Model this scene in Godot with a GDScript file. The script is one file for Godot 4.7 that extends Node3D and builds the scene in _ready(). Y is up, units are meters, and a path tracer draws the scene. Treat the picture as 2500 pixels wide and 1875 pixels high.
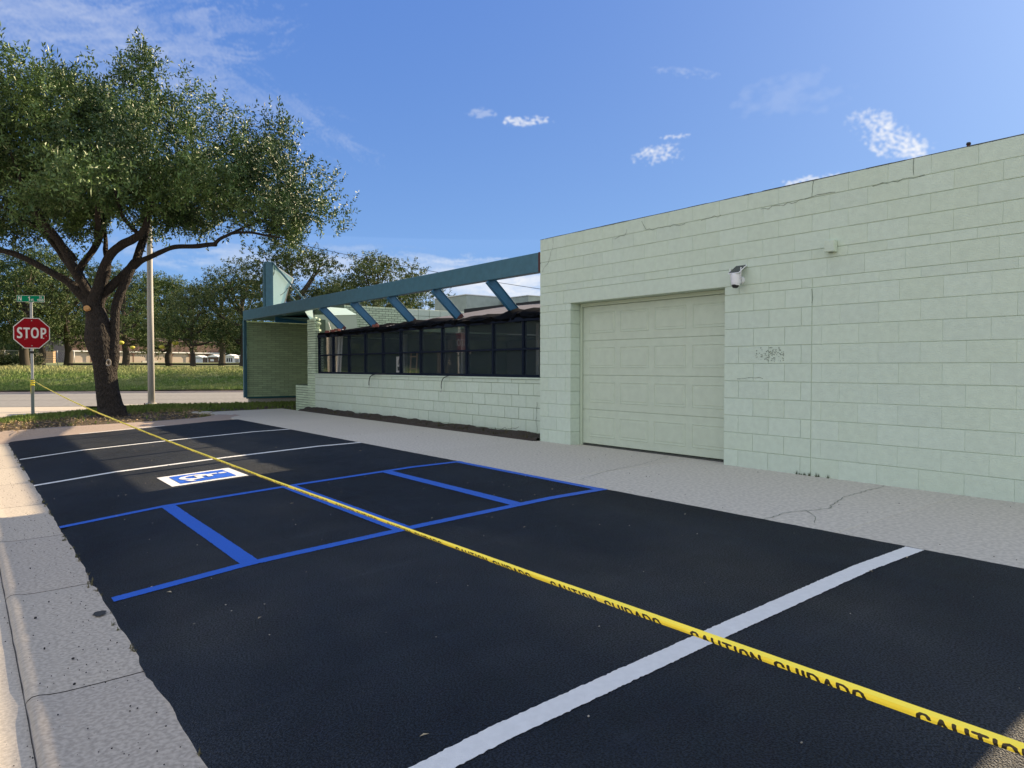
extends Node3D
# World: y up, metres. The camera stands at x = 0, z = 0; the long green wall runs along z at x = 7.45.
const EXPO := 2.5
const WALL := 7.45
var rng := RandomNumberGenerator.new()
var noise := FastNoiseLite.new()
var used := {}
var boxes := {}
var M := {}
var T := {}

# ------------------------------------------------------------------ helpers
func numbered(p: Node, called: String) -> String:
	var key := str(p.get_instance_id()) + called
	var n: int = used.get(key, 0)
	used[key] = n + 1
	return called if n == 0 else "%s_%03d" % [called, n]

func lin(r: float, g: float, b: float) -> Color:
	return Color(r, g, b).linear_to_srgb()

func mat(r: float, g: float, b: float, rough := 0.8, o := {}) -> StandardMaterial3D:
	var m := StandardMaterial3D.new()
	m.albedo_color = lin(r, g, b)
	m.roughness = rough
	m.metallic = o.get("metal", 0.0)
	m.metallic_specular = o.get("spec", 0.5)
	if o.has("tex"):
		m.albedo_texture = T[o.tex]
	if o.has("nor"):
		m.normal_enabled = true
		m.normal_texture = T[o.nor]
		m.normal_scale = o.get("ns", 1.0)
	if o.has("tri"):
		m.uv1_triplanar = true
		m.uv1_world_triplanar = o.get("world", true)
		var s = o.tri
		m.uv1_scale = s if s is Vector3 else Vector3(s, s, s)
	if o.get("vc", false):
		m.vertex_color_use_as_albedo = true
	if o.has("back"):
		m.backlight_enabled = true
		m.backlight = o.back
	if o.get("two", false):
		m.cull_mode = BaseMaterial3D.CULL_DISABLED
	return m

func noise_tex(freq: float, octaves: int, lo: float, hi: float, normal := false, strength := 4.0, size := 512, kind := FastNoiseLite.TYPE_SIMPLEX, sd := 1) -> NoiseTexture2D:
	var n := FastNoiseLite.new()
	n.seed = sd
	n.noise_type = kind
	n.frequency = freq
	n.fractal_octaves = octaves
	var t := NoiseTexture2D.new()
	t.width = size
	t.height = size
	t.seamless = true
	t.noise = n
	if normal:
		t.as_normal_map = true
		t.bump_strength = strength
	else:
		var g := Gradient.new()
		g.set_color(0, lin(lo, lo, lo))
		g.set_color(1, lin(hi, hi, hi))
		t.color_ramp = g
	return t

func put(p: Node, called: String, mesh: Mesh, m: Material, pos := Vector3.ZERO, basis := Basis.IDENTITY) -> MeshInstance3D:
	var o := MeshInstance3D.new()
	o.name = numbered(p, called)
	o.mesh = mesh
	o.material_override = m
	o.transform = Transform3D(basis, pos)
	o.cast_shadow = GeometryInstance3D.SHADOW_CASTING_SETTING_ON
	p.add_child(o, true)
	return o

func tag(o: Node, label: String, category := "", group := "", kind := "") -> Node:
	if label: o.set_meta("label", label)
	if category: o.set_meta("category", category)
	if group: o.set_meta("group", group)
	if kind: o.set_meta("kind", kind)
	return o

func thing(called: String, label: String, category: String, pos := Vector3.ZERO, turn := 0.0, group := "") -> Node3D:
	var o := Node3D.new()
	o.name = numbered(self, called)
	o.position = pos
	o.rotation_degrees.y = turn
	add_child(o, true)
	tag(o, label, category, group)
	return o

func structure(called: String, mesh: Mesh, m: Material) -> MeshInstance3D:
	var o := put(self, called, mesh, m)
	o.set_meta("kind", "structure")
	return o

# a list of triangles as one mesh with flat or given normals
func tri_mesh(v: PackedVector3Array, smooth := false, c := PackedColorArray(), uv := PackedVector2Array()) -> ArrayMesh:
	var st := SurfaceTool.new()
	st.begin(Mesh.PRIMITIVE_TRIANGLES)
	st.set_smooth_group(0 if smooth else -1)
	for i in v.size():
		if c.size(): st.set_color(c[i])
		if uv.size(): st.set_uv(uv[i])
		st.add_vertex(v[i])
	if smooth: st.index()
	st.generate_normals()
	return st.commit()

func quad(v: PackedVector3Array, a: Vector3, b: Vector3, c: Vector3, d: Vector3) -> void:
	v.append_array(PackedVector3Array([a, b, c, a, c, d]))

# box with chamfered edges, centred
func box_mesh(s: Vector3, ch := 0.0) -> ArrayMesh:
	var key := "%.4f %.4f %.4f %.4f" % [s.x, s.y, s.z, ch]
	if boxes.has(key): return boxes[key]
	var v := PackedVector3Array()
	var h := s / 2
	ch = minf(ch, minf(h.x, minf(h.y, h.z)) * 0.9)
	for ax in 3:
		var b := (ax + 1) % 3
		var c := (ax + 2) % 3
		for sg in [-1.0, 1.0]:
			var f := func(i: float, j: float) -> Vector3:
				var p := Vector3.ZERO
				p[ax] = h[ax] * sg
				p[b] = (h[b] - ch) * i
				p[c] = (h[c] - ch) * j
				return p
			if sg < 0: quad(v, f.call(-1, -1), f.call(1, -1), f.call(1, 1), f.call(-1, 1))
			else: quad(v, f.call(-1, -1), f.call(-1, 1), f.call(1, 1), f.call(1, -1))
	if ch > 0:
		for ax in 3:
			var b := (ax + 1) % 3
			var c := (ax + 2) % 3
			for sb in [-1.0, 1.0]:
				for sc in [-1.0, 1.0]:
					var g := func(i: float, on_b: bool) -> Vector3:
						var p := Vector3.ZERO
						p[ax] = (h[ax] - ch) * i
						p[b] = (h[b] if on_b else h[b] - ch) * sb
						p[c] = (h[c] - ch if on_b else h[c]) * sc
						return p
					if sb * sc > 0: quad(v, g.call(-1, true), g.call(-1, false), g.call(1, false), g.call(1, true))
					else: quad(v, g.call(-1, true), g.call(1, true), g.call(1, false), g.call(-1, false))
		for sx in [-1.0, 1.0]:
			for sy in [-1.0, 1.0]:
				for sz in [-1.0, 1.0]:
					var a := Vector3(h.x * sx, (h.y - ch) * sy, (h.z - ch) * sz)
					var b2 := Vector3((h.x - ch) * sx, h.y * sy, (h.z - ch) * sz)
					var c2 := Vector3((h.x - ch) * sx, (h.y - ch) * sy, h.z * sz)
					if sx * sy * sz > 0: v.append_array(PackedVector3Array([a, c2, b2]))
					else: v.append_array(PackedVector3Array([a, b2, c2]))
	boxes[key] = tri_mesh(v)
	return boxes[key]

func box(p: Node, called: String, m: Material, lo: Vector3, hi: Vector3, ch := 0.0) -> MeshInstance3D:
	return put(p, called, box_mesh(hi - lo, ch), m, (lo + hi) / 2)

# a tube along points with radii
func tube(pts: PackedVector3Array, rad: PackedFloat32Array, sides := 8, rough := 0.0, cap := true) -> ArrayMesh:
	var rings: Array = []
	var n := pts.size()
	var up := Vector3.UP
	var side := Vector3.ZERO
	for i in n:
		var d := (pts[mini(i + 1, n - 1)] - pts[maxi(i - 1, 0)]).normalized()
		if i == 0:
			side = d.cross(Vector3.UP if absf(d.y) < 0.9 else Vector3.RIGHT).normalized()
		side = (side - d * side.dot(d)).normalized()
		up = side.cross(d)
		var ring := PackedVector3Array()
		for k in sides:
			var a := TAU * k / sides
			var e := side * cos(a) + up * sin(a)
			var q := pts[i] + e * rad[i]
			if rough > 0: q += e * rad[i] * rough * noise.get_noise_3d(q.x * 40, q.y * 14, q.z * 40)
			ring.append(q)
		rings.append(ring)
	var v := PackedVector3Array()
	for i in n - 1:
		for k in sides:
			var k2 := (k + 1) % sides
			quad(v, rings[i][k], rings[i + 1][k], rings[i + 1][k2], rings[i][k2])
	if cap:
		for k in sides:
			var k2 := (k + 1) % sides
			v.append_array(PackedVector3Array([pts[0], rings[0][k], rings[0][k2]]))
			v.append_array(PackedVector3Array([pts[n - 1], rings[n - 1][k2], rings[n - 1][k]]))
	return tri_mesh(v, true)

func smooth_path(p: Array, steps := 5) -> PackedVector3Array:
	var out := PackedVector3Array()
	for i in p.size() - 1:
		var a: Vector3 = p[maxi(i - 1, 0)]
		var d: Vector3 = p[mini(i + 2, p.size() - 1)]
		for k in steps:
			out.append((p[i] as Vector3).cubic_interpolate(p[i + 1], a, d, float(k) / steps))
	out.append(p[p.size() - 1])
	return out

func bar(p: Node, called: String, m: Material, a: Vector3, b: Vector3, w: float, h: float, ch := 0.0) -> MeshInstance3D:
	var d := b - a
	var z := d.normalized()
	var x := Vector3.UP.cross(z)
	x = Vector3.RIGHT if x.length() < 0.01 else x.normalized()
	return put(p, called, box_mesh(Vector3(w, h, d.length()), ch), m, (a + b) / 2, Basis(x, z.cross(x), z))

# extruded polygon: outline in the xy plane, depth along z, front face at z = +depth / 2
func prism(poly: PackedVector2Array, depth: float) -> ArrayMesh:
	var v := PackedVector3Array()
	var idx := Geometry2D.triangulate_polygon(poly)
	var h := depth / 2
	var cw := Geometry2D.is_polygon_clockwise(poly)
	for i in range(0, idx.size(), 3):
		var a := poly[idx[i]]
		var b := poly[idx[i + 1]]
		var c := poly[idx[i + 2]]
		if (b - a).cross(c - a) > 0:
			var t := b
			b = c
			c = t
		v.append_array(PackedVector3Array([Vector3(a.x, a.y, h), Vector3(b.x, b.y, h), Vector3(c.x, c.y, h)]))
		v.append_array(PackedVector3Array([Vector3(a.x, a.y, -h), Vector3(c.x, c.y, -h), Vector3(b.x, b.y, -h)]))
	for i in poly.size():
		var a := poly[i]
		var b := poly[(i + 1) % poly.size()]
		if not cw:
			var t := a
			a = b
			b = t
		quad(v, Vector3(a.x, a.y, h), Vector3(a.x, a.y, -h), Vector3(b.x, b.y, -h), Vector3(b.x, b.y, h))
	return tri_mesh(v)

func text_mesh(s: String, size: float, weight := 700, depth := 0.003) -> TextMesh:
	var f := SystemFont.new()
	f.font_names = PackedStringArray(["Droid Sans"])
	f.font_weight = weight
	var t := TextMesh.new()
	t.font = f
	t.text = s
	t.font_size = 64
	t.pixel_size = size / 64.0
	t.depth = depth
	return t

# ------------------------------------------------------------------ the lie of the land
const GX := [-50.0, 0.6, 1.6, 3.0, 4.4, 5.12, 5.5, 7.45, 60.0]
const GY := [0.0, 0.0, 0.102, 0.184, 0.252, 0.264, 0.27, 0.291, 0.3]
func gy(x: float) -> float:
	for i in GX.size() - 1:
		if x <= GX[i + 1]:
			return lerpf(GY[i], GY[i + 1], (x - GX[i]) / (GX[i + 1] - GX[i]))
	return 0.3

# the main street runs obliquely: t along it, n away from the lot
func st_xz(t: float, n: float) -> Vector2:
	return Vector2(5.3 + t * 0.883 + n * 0.469, -26.3 + t * 0.469 - n * 0.883)
func n_of(x: float, z: float) -> float:
	return (x - 5.3) * 0.469 - (z + 26.3) * 0.883
func park_y(x: float, z: float) -> float:
	var s := n_of(x, z) - 12.4
	if s < 0: return 0.2
	var k := [0.0, 3.0, 9.0, 14.0, 45.0, 120.0, 400.0]
	var h := [0.32, 0.5, 1.12, 1.33, 1.5, 2.35, 3.2]
	for i in 6:
		if s <= k[i + 1]:
			return 0.45 * smoothstep(2.0, -14.0, x) * smoothstep(2.0, 14.0, s) + lerpf(h[i], h[i + 1], (s - k[i]) / (k[i + 1] - k[i])) + 0.05 * noise.get_noise_2d(x * 4, z * 4)
	return 3.2
func side_street_y(z: float) -> float:
	return lerpf(-0.035, 0.192, smoothstep(-16.0, -25.0, z))

# sheet over a grid of parameters; f gives the point
func sheet(us: PackedFloat32Array, vs: PackedFloat32Array, f: Callable, color = null) -> ArrayMesh:
	var arr := []
	arr.resize(Mesh.ARRAY_MAX)
	var p := PackedVector3Array()
	var c := PackedColorArray()
	var idx := PackedInt32Array()
	for u in us:
		for w in vs:
			var q: Vector3 = f.call(u, w)
			p.append(q)
			if color != null: c.append(color.call(q))
	var nv := vs.size()
	for i in us.size() - 1:
		for j in nv - 1:
			var a := i * nv + j
			var up := (p[a + nv] - p[a]).cross(p[a + 1] - p[a]).y
			if up < 0: idx.append_array(PackedInt32Array([a, a + nv, a + nv + 1, a, a + nv + 1, a + 1]))
			else: idx.append_array(PackedInt32Array([a, a + nv + 1, a + nv, a, a + 1, a + nv + 1]))
	var nr := PackedVector3Array()
	nr.resize(p.size())
	for i in range(0, idx.size(), 3):
		var nn := (p[idx[i + 2]] - p[idx[i]]).cross(p[idx[i + 1]] - p[idx[i]])
		for k in 3: nr[idx[i + k]] += nn
	for i in nr.size(): nr[i] = nr[i].normalized()
	arr[Mesh.ARRAY_VERTEX] = p
	arr[Mesh.ARRAY_NORMAL] = nr
	arr[Mesh.ARRAY_INDEX] = idx
	if c.size(): arr[Mesh.ARRAY_COLOR] = c
	var m := ArrayMesh.new()
	m.add_surface_from_arrays(Mesh.PRIMITIVE_TRIANGLES, arr)
	return m

func steps(a: float, b: float, n: int) -> PackedFloat32Array:
	var o := PackedFloat32Array()
	for i in n + 1: o.append(lerpf(a, b, float(i) / n))
	return o

# slab with its top on the slope, chamfered, corners given in xz
func slab(x0: float, x1: float, z0: float, z1: float, thick: float, off: float, ch := 0.012) -> ArrayMesh:
	var v := PackedVector3Array()
	var xs := steps(x0 + ch, x1 - ch, 6)
	for i in 6:
		var a := Vector3(xs[i], gy(xs[i]) + off, z0 + ch)
		var b := Vector3(xs[i + 1], gy(xs[i + 1]) + off, z0 + ch)
		var c := Vector3(b.x, b.y, z1 - ch)
		var d := Vector3(a.x, a.y, z1 - ch)
		quad(v, a, b, c, d)
		quad(v, a - Vector3(0, ch, ch), b - Vector3(0, ch, ch), b, a)
		quad(v, d, c, c + Vector3(0, -ch, ch), d + Vector3(0, -ch, ch))
		quad(v, a - Vector3(0, thick, ch), b - Vector3(0, thick, ch), b - Vector3(0, ch, ch), a - Vector3(0, ch, ch))
		quad(v, d + Vector3(0, -ch, ch), c + Vector3(0, -ch, ch), c + Vector3(0, -thick, ch), d + Vector3(0, -thick, ch))
	for s in [0, 1]:
		var x: float = x1 if s else x0
		var xi: float = xs[6] if s else xs[0]
		var y := gy(xi) + off
		var a := Vector3(xi, y, z0 + ch)
		var b := Vector3(xi, y, z1 - ch)
		var c := Vector3(x, y - ch, z1)
		var d := Vector3(x, y - ch, z0)
		if s:
			quad(v, a, d, c, b)
			quad(v, d, d - Vector3(0, thick, 0), c - Vector3(0, thick, 0), c)
		else:
			quad(v, a, b, c, d)
			quad(v, d, c, c - Vector3(0, thick, 0), d - Vector3(0, thick, 0))
	return tri_mesh(v)

# painted stripe with ragged edges on the asphalt
func stripe(a: Vector2, b: Vector2, w: float, off: float, rag := 0.0018) -> ArrayMesh:
	var n := maxi(4, int(a.distance_to(b) / 0.014))
	var d := (b - a).normalized()
	var s := Vector2(-d.y, d.x)
	var v := PackedVector3Array()
	var pl := Vector3.ZERO
	var pr := Vector3.ZERO
	for i in n + 1:
		var c := a.lerp(b, float(i) / n) + s * 0.016 * noise.get_noise_1d(i * 0.05 + a.y * 50)
		var l := c + s * (w / 2 + rag * rng.randfn())
		var r := c - s * (w / 2 + rag * rng.randfn())
		var L := Vector3(l.x, gy(l.x) + off, l.y)
		var R := Vector3(r.x, gy(r.x) + off, r.y)
		if i > 0: quad(v, pl, pr, R, L)
		pl = L
		pr = R
	if (v[1] - v[0]).cross(v[2] - v[0]).y > 0:
		for i in range(0, v.size(), 3):
			var t := v[i + 1]
			v[i + 1] = v[i + 2]
			v[i + 2] = t
	return tri_mesh(v, true)

# flat polygon laid on the asphalt
func decal_poly(poly: PackedVector2Array, off: float) -> ArrayMesh:
	var v := PackedVector3Array()
	var idx := Geometry2D.triangulate_polygon(poly)
	for i in range(0, idx.size(), 3):
		var q: Array = []
		for k in 3:
			var c := poly[idx[i + k]]
			q.append(Vector3(c.x, gy(c.x) + off, c.y))
		if ((q[1] - q[0]) as Vector3).cross(q[2] - q[0]).y > 0: v.append_array(PackedVector3Array([q[0], q[2], q[1]]))
		else: v.append_array(PackedVector3Array([q[0], q[1], q[2]]))
	return tri_mesh(v)

# thin jagged dark crack between points, lying in the plane with the given normal
func crack(pts: Array, w: float, nrm: Vector3) -> ArrayMesh:
	var v := PackedVector3Array()
	var path: Array = []
	for i in pts.size() - 1:
		var a: Vector3 = pts[i]
		var b: Vector3 = pts[i + 1]
		var n := maxi(2, int(a.distance_to(b) / 0.05))
		var s := (b - a).normalized().cross(nrm)
		for k in n:
			path.append(a.lerp(b, float(k) / n) + s * rng.randfn() * 0.008)
	path.append(pts[pts.size() - 1])
	for i in path.size() - 1:
		var a: Vector3 = path[i]
		var b: Vector3 = path[i + 1]
		var s := (b - a).normalized().cross(nrm) * w * rng.randf_range(0.25, 0.8)
		var s2 := (b - a).normalized().cross(nrm) * w * rng.randf_range(0.25, 0.8)
		quad(v, a - s, b - s2, b + s2, a + s)
	return tri_mesh(v)

# ------------------------------------------------------------------ foliage
# one leafy spray: leaves along a twig that grows along +y; a plain list of triangles
func spray(n: int, length: float, leaf: float, width: float) -> Array:
	var v := PackedVector3Array()
	var nr := PackedVector3Array()
	for i in n:
		var f := (i + 0.5) / n
		var base := Vector3(rng.randfn() * 0.02, f * length, rng.randfn() * 0.02)
		var ang := i * 2.4 + rng.randf() * 0.8
		var dir := Vector3(cos(ang), rng.randf_range(0.1, 1.1), sin(ang)).normalized()
		var side := dir.cross(Vector3(rng.randfn(), rng.randfn() + 1.0, rng.randfn())).normalized()
		var l := leaf * rng.randf_range(0.7, 1.2)
		var w := width * rng.randf_range(0.7, 1.2) / 2
		var fold := side.cross(dir) * w * 0.35
		var q1 := base + dir * l * 0.45 + side * w + fold
		var q2 := base + dir * l * 0.45 - side * w + fold
		var tip := base + dir * l
		for t in [[base, q1, tip], [base, tip, q2]]:
			var nn := ((t[2] - t[0]) as Vector3).cross(t[1] - t[0]).normalized()
			for q in t:
				v.append(q)
				nr.append(nn)
	return [v, nr]

func leaf_mesh(protos: Array, places: Array, tint: Callable) -> ArrayMesh:
	var v := PackedVector3Array()
	var nr := PackedVector3Array()
	var cl := PackedColorArray()
	for tr in places:
		var pr: Array = protos[rng.randi() % protos.size()]
		var t: Transform3D = tr
		v.append_array(t * (pr[0] as PackedVector3Array))
		nr.append_array(Transform3D(t.basis.orthonormalized(), Vector3.ZERO) * (pr[1] as PackedVector3Array))
		var c := PackedColorArray()
		c.resize((pr[0] as PackedVector3Array).size())
		c.fill(tint.call(t.origin))
		cl.append_array(c)
	var arr := []
	arr.resize(Mesh.ARRAY_MAX)
	arr[Mesh.ARRAY_VERTEX] = v
	arr[Mesh.ARRAY_NORMAL] = nr
	arr[Mesh.ARRAY_COLOR] = cl
	var m := ArrayMesh.new()
	m.add_surface_from_arrays(Mesh.PRIMITIVE_TRIANGLES, arr)
	return m

func aim_basis(dir: Vector3) -> Basis:
	var y := dir.normalized()
	var x := y.cross(Vector3(rng.randfn(), rng.randfn(), rng.randfn())).normalized()
	return Basis(x, y, x.cross(y))

# sprays spread through the outer part of an ellipsoid clump
func fill_clump(out: Array, c: Vector3, r: Vector3, n: int, sc: float, droop := 0.0, gap := -0.25) -> void:
	for i in n:
		var d := Vector3(rng.randfn(), rng.randfn(), rng.randfn()).normalized()
		var f := pow(rng.randf_range(0.12, 1.0), 0.45)
		var p := c + d * r * f
		if noise.get_noise_3d(p.x * 22 / maxf(sc, 0.3), p.y * 22 / maxf(sc, 0.3), p.z * 22 / maxf(sc, 0.3)) < gap: continue
		var dir := d + Vector3(rng.randfn() * 0.45, 0.35 - droop + rng.randfn() * 0.4, rng.randfn() * 0.45)
		var s := sc * rng.randf_range(0.75, 1.25)
		out.append(Transform3D(aim_basis(dir).scaled(Vector3(s, s, s)), p - dir.normalized() * 0.15 * s))

# scattered small copies that nobody would count
func scatter(p: Node, called: String, mesh: Mesh, m: Material, places: Array, cols := PackedColorArray()) -> MultiMeshInstance3D:
	var mm := MultiMesh.new()
	mm.transform_format = MultiMesh.TRANSFORM_3D
	mm.use_colors = cols.size() > 0
	mm.mesh = mesh
	mm.instance_count = places.size()
	for i in places.size():
		mm.set_instance_transform(i, places[i])
		if cols.size(): mm.set_instance_color(i, cols[i])
	var o := MultiMeshInstance3D.new()
	o.name = numbered(p, called)
	o.multimesh = mm
	o.material_override = m
	p.add_child(o, true)
	o.set_meta("kind", "stuff")
	return o

func tuft(n: int, h: float, spread: float, w: float) -> ArrayMesh:
	var v := PackedVector3Array()
	for i in n:
		var a := rng.randf() * TAU
		var b := Vector3(cos(a), 0, sin(a)) * rng.randf() * spread
		var lean := Vector3(rng.randfn(), 0, rng.randfn()) * h * 0.35
		var s := Vector3(cos(a + 1.6), 0, sin(a + 1.6)) * w / 2
		var hh := h * rng.randf_range(0.5, 1.2)
		var mid := b + Vector3(0, hh * 0.55, 0) + lean * 0.35
		var tip := b + Vector3(0, hh, 0) + lean
		v.append_array(PackedVector3Array([b - s, mid - s * 0.7, mid + s * 0.7, b - s, mid + s * 0.7, b + s, mid - s * 0.7, tip, mid + s * 0.7]))
	return tri_mesh(v)

# ------------------------------------------------------------------ sky
func sky_image() -> Image:
	var w := 1024
	var h := 512
	var sun_dir := Vector3(1, 0.49, -0.03).normalized()
	var px := PackedFloat32Array()
	px.resize(w * h * 3)
	var zen := Vector3(0.058, 0.178, 0.60)
	var hor := Vector3(0.33, 0.61, 0.97)
	var low := Vector3(0.30, 0.28, 0.25)
	var vn := FastNoiseLite.new()
	vn.seed = 44
	vn.frequency = 1.0
	vn.fractal_octaves = 4
	var look := Vector3(0.60, 0.19, -0.78).normalized()
	for y in h:
		var el := PI * (0.5 - (y + 0.5) / h)
		var e := rad_to_deg(el)
		var ce := cos(el)
		var se := sin(el)
		var t := exp(-maxf(e, 0.0) / 12.5)
		var base := zen.lerp(hor, t)
		if e < 0: base = hor.lerp(low, clampf(-e / 4.0, 0, 1))
		for x in w:
			var az := TAU * (x + 0.5) / w
			var d := ce * sin(az) * sun_dir.x + se * sun_dir.y - ce * cos(az) * sun_dir.z
			var s := rad_to_deg(acos(clampf(d, -1, 1)))
			var g := 0.62 * exp(-s / 17.0) + 0.045 * exp(-s / 60.0)
			if e < 0: g *= clampf(1.0 + e / 6.0, 0, 1)
			var c := base + Vector3(0.86, 0.98, 1.0) * g
			if e > -3:
				var dv := Vector3(ce * sin(az), se, -ce * cos(az))
				var off := rad_to_deg(acos(clampf(dv.dot(look), -1, 1)))
				var k := smoothstep(46.0, 92.0, off) * (0.82 + 0.5 * vn.get_noise_3d(dv.x * 2.2, dv.y * 5.0, dv.z * 2.2)) * clampf(e / 4.0 + 0.75, 0, 1)
				c = c.lerp(Vector3(1.05, 1.09, 1.13), clampf(k, 0, 0.92))  # bright veil over the sky out of view, lights the shaded walls and ground
			var i := (y * w + x) * 3
			px[i] = c.x / EXPO
			px[i + 1] = c.y / EXPO
			px[i + 2] = c.z / EXPO
	var im := Image.create_from_data(w, h, false, Image.FORMAT_RGBF, px.to_byte_array())
	im.resize(4096, 2048, Image.INTERPOLATE_CUBIC)
	return im

# one cloud patch: an ellipse in azimuth and elevation (degrees) filled with noise
func cloud(im: Image, az: float, el: float, ra: float, re: float, tilt: float, amount: float, fa: float, fe: float, bite: float, soft: float, sd: int, warp := 0.0) -> void:
	var W := im.get_width()
	var H := im.get_height()
	var n := FastNoiseLite.new()
	n.seed = sd
	n.noise_type = FastNoiseLite.TYPE_SIMPLEX
	n.frequency = 1.0
	n.fractal_octaves = 3
	if warp > 0:
		n.domain_warp_enabled = true
		n.domain_warp_amplitude = warp
		n.domain_warp_frequency = 0.6
	var R := maxf(ra, re) * 1.3
	var ct := cos(deg_to_rad(tilt))
	var stl := sin(deg_to_rad(tilt))
	var white := Color(0.97, 0.98, 1.0) / EXPO
	for y in range(maxi(0, int((90 - el - R) / 180 * H)), mini(H - 1, int((90 - el + R) / 180 * H))):
		var e := 90.0 - (y + 0.5) * 180.0 / H
		for xx in range(int((az - R) / 360 * W), int((az + R) / 360 * W)):
			var a := (xx + 0.5) * 360.0 / W
			var x := posmod(xx, W)
			var u := (a - az) * ct + (e - el) * stl
			var v := -(a - az) * stl + (e - el) * ct
			var r := (u / ra) * (u / ra) + (v / re) * (v / re) + 0.9 * n.get_noise_2d(u * fa * 0.22 + 40.0, v * fe * 0.22)
			if r > 1.6: continue
			var m := n.get_noise_2d(u * fa, v * fe) * 0.5 + 0.5
			var k := clampf((m + (1.0 - r) * 0.45 - bite) / soft, 0, 1) * clampf((1.6 - r) * 2.0, 0, 1) * amount
			if k > 0.003:
				var c := im.get_pixel(x, y)
				im.set_pixel(x, y, c.lerp(white, k))

# ------------------------------------------------------------------ materials
func make_materials() -> void:
	T.cmu = noise_tex(0.02, 6, 0.91, 1.0, false, 0, 512, FastNoiseLite.TYPE_SIMPLEX, 3)
	T.conc = noise_tex(0.03, 7, 0.70, 1.08, false, 0, 1024, FastNoiseLite.TYPE_SIMPLEX, 5)
	T.speck = noise_tex(0.08, 4, 0.05, 1.95, false, 0, 1024, FastNoiseLite.TYPE_SIMPLEX, 6)
	T.bark = noise_tex(0.03, 5, 0.2, 1.3, false, 0, 512, FastNoiseLite.TYPE_SIMPLEX, 7)
	T.n_cmu = noise_tex(0.11, 4, 0, 1, true, 3.0, 512, FastNoiseLite.TYPE_SIMPLEX, 8)
	T.n_asph = noise_tex(0.10, 3, 0, 1, true, 14.0, 1024, FastNoiseLite.TYPE_SIMPLEX, 9)
	T.n_conc = noise_tex(0.12, 4, 0, 1, true, 0.8, 1024, FastNoiseLite.TYPE_SIMPLEX, 10)
	T.n_bark = noise_tex(0.035, 4, 0, 1, true, 14.0, 512, FastNoiseLite.TYPE_SIMPLEX, 11)
	T.dirt = noise_tex(0.018, 7, 0.60, 1.12, false, 0, 1024, FastNoiseLite.TYPE_SIMPLEX, 13)
	T.metal = noise_tex(0.012, 4, 0.8, 1.0, false, 0, 512, FastNoiseLite.TYPE_SIMPLEX, 12)
	for i in 6:
		var k: float = [1.0, 0.98, 1.015, 0.965, 0.99, 1.02][i]
		M["block%d" % i] = mat(0.615 * k, 0.71 * k, 0.59 * k * [1.0, 1.01, 0.99, 1.0, 0.985, 1.01][i], 0.72, {"tex": "cmu", "tri": 0.8, "nor": "n_cmu", "ns": 0.35})
	M.stained = mat(0.36, 0.43, 0.34, 0.8, {"tex": "speck", "tri": 1.2, "nor": "n_cmu", "ns": 0.8})
	M.mortar = mat(0.54, 0.625, 0.49, 0.85, {"tex": "cmu", "tri": 1.0, "nor": "n_cmu", "ns": 0.7})
	M.mortar_low = mat(0.30, 0.36, 0.26, 0.9)
	M.mortar_dark = mat(0.09, 0.13, 0.085, 0.9, {"tex": "cmu", "tri": 2.0})
	for i in 4:
		var k: float = [1.0, 0.9, 1.08, 0.96][i]
		M["brick%d" % i] = mat(0.58 * k, 0.70 * k, 0.50 * k, 0.75, {"tex": "cmu", "tri": 3.0, "nor": "n_cmu", "ns": 0.8})
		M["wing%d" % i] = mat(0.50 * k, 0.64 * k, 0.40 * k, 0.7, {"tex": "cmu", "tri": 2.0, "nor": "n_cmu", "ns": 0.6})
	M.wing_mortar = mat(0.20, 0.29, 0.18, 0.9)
	M.door = mat(0.57, 0.64, 0.51, 0.5, {"tex": "cmu", "tri": 0.5})
	M.door_trim = mat(0.53, 0.60, 0.46, 0.6)
	M.dark = mat(0.008, 0.008, 0.009, 0.9)
	M.roof_edge = mat(0.10, 0.105, 0.10, 0.9)
	M.tar = mat(0.03, 0.03, 0.03, 0.85)
	M.crack = mat(0.15, 0.18, 0.14, 0.95)
	M.asphalt = mat(0.95, 0.95, 0.95, 0.7, {"vc": true, "tex": "speck", "tri": 0.8, "nor": "n_asph", "ns": 1.4, "spec": 0.34})
	M.concrete = mat(0.57, 0.53, 0.46, 0.85, {"tex": "conc", "tri": 0.55, "nor": "n_conc", "ns": 0.5})
	M.concrete_b = mat(0.55, 0.51, 0.44, 0.85, {"tex": "conc", "tri": 0.6, "nor": "n_conc", "ns": 0.5})
	M.gutter = mat(0.50, 0.44, 0.365, 0.9, {"tex": "dirt", "tri": 1.5, "nor": "n_conc", "ns": 0.4})
	M.gutter_b = mat(0.48, 0.42, 0.35, 0.9, {"tex": "dirt", "tri": 1.5, "nor": "n_conc", "ns": 0.4})
	M.street = mat(0.245, 0.235, 0.222, 0.85, {"tex": "conc", "tri": 0.12, "nor": "n_conc", "ns": 0.3})
	M.side_street = mat(0.52, 0.46, 0.38, 0.9, {"tex": "conc", "tri": 1.1, "nor": "n_conc", "ns": 1.0})
	M.kerb = mat(0.38, 0.30, 0.255, 0.9, {"tex": "conc", "tri": 0.8, "nor": "n_conc", "ns": 0.5})
	M.white_paint = mat(0.80, 0.80, 0.79, 0.6, {"tex": "cmu", "tri": 1.5, "nor": "n_asph", "ns": 0.4})
	M.blue_paint = mat(0.012, 0.115, 0.60, 0.55, {"tex": "cmu", "tri": 1.5, "nor": "n_asph", "ns": 0.4})
	M.soil = mat(0.085, 0.065, 0.05, 0.95, {"tex": "speck", "tri": 1.5, "nor": "n_asph", "ns": 1.0})
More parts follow.
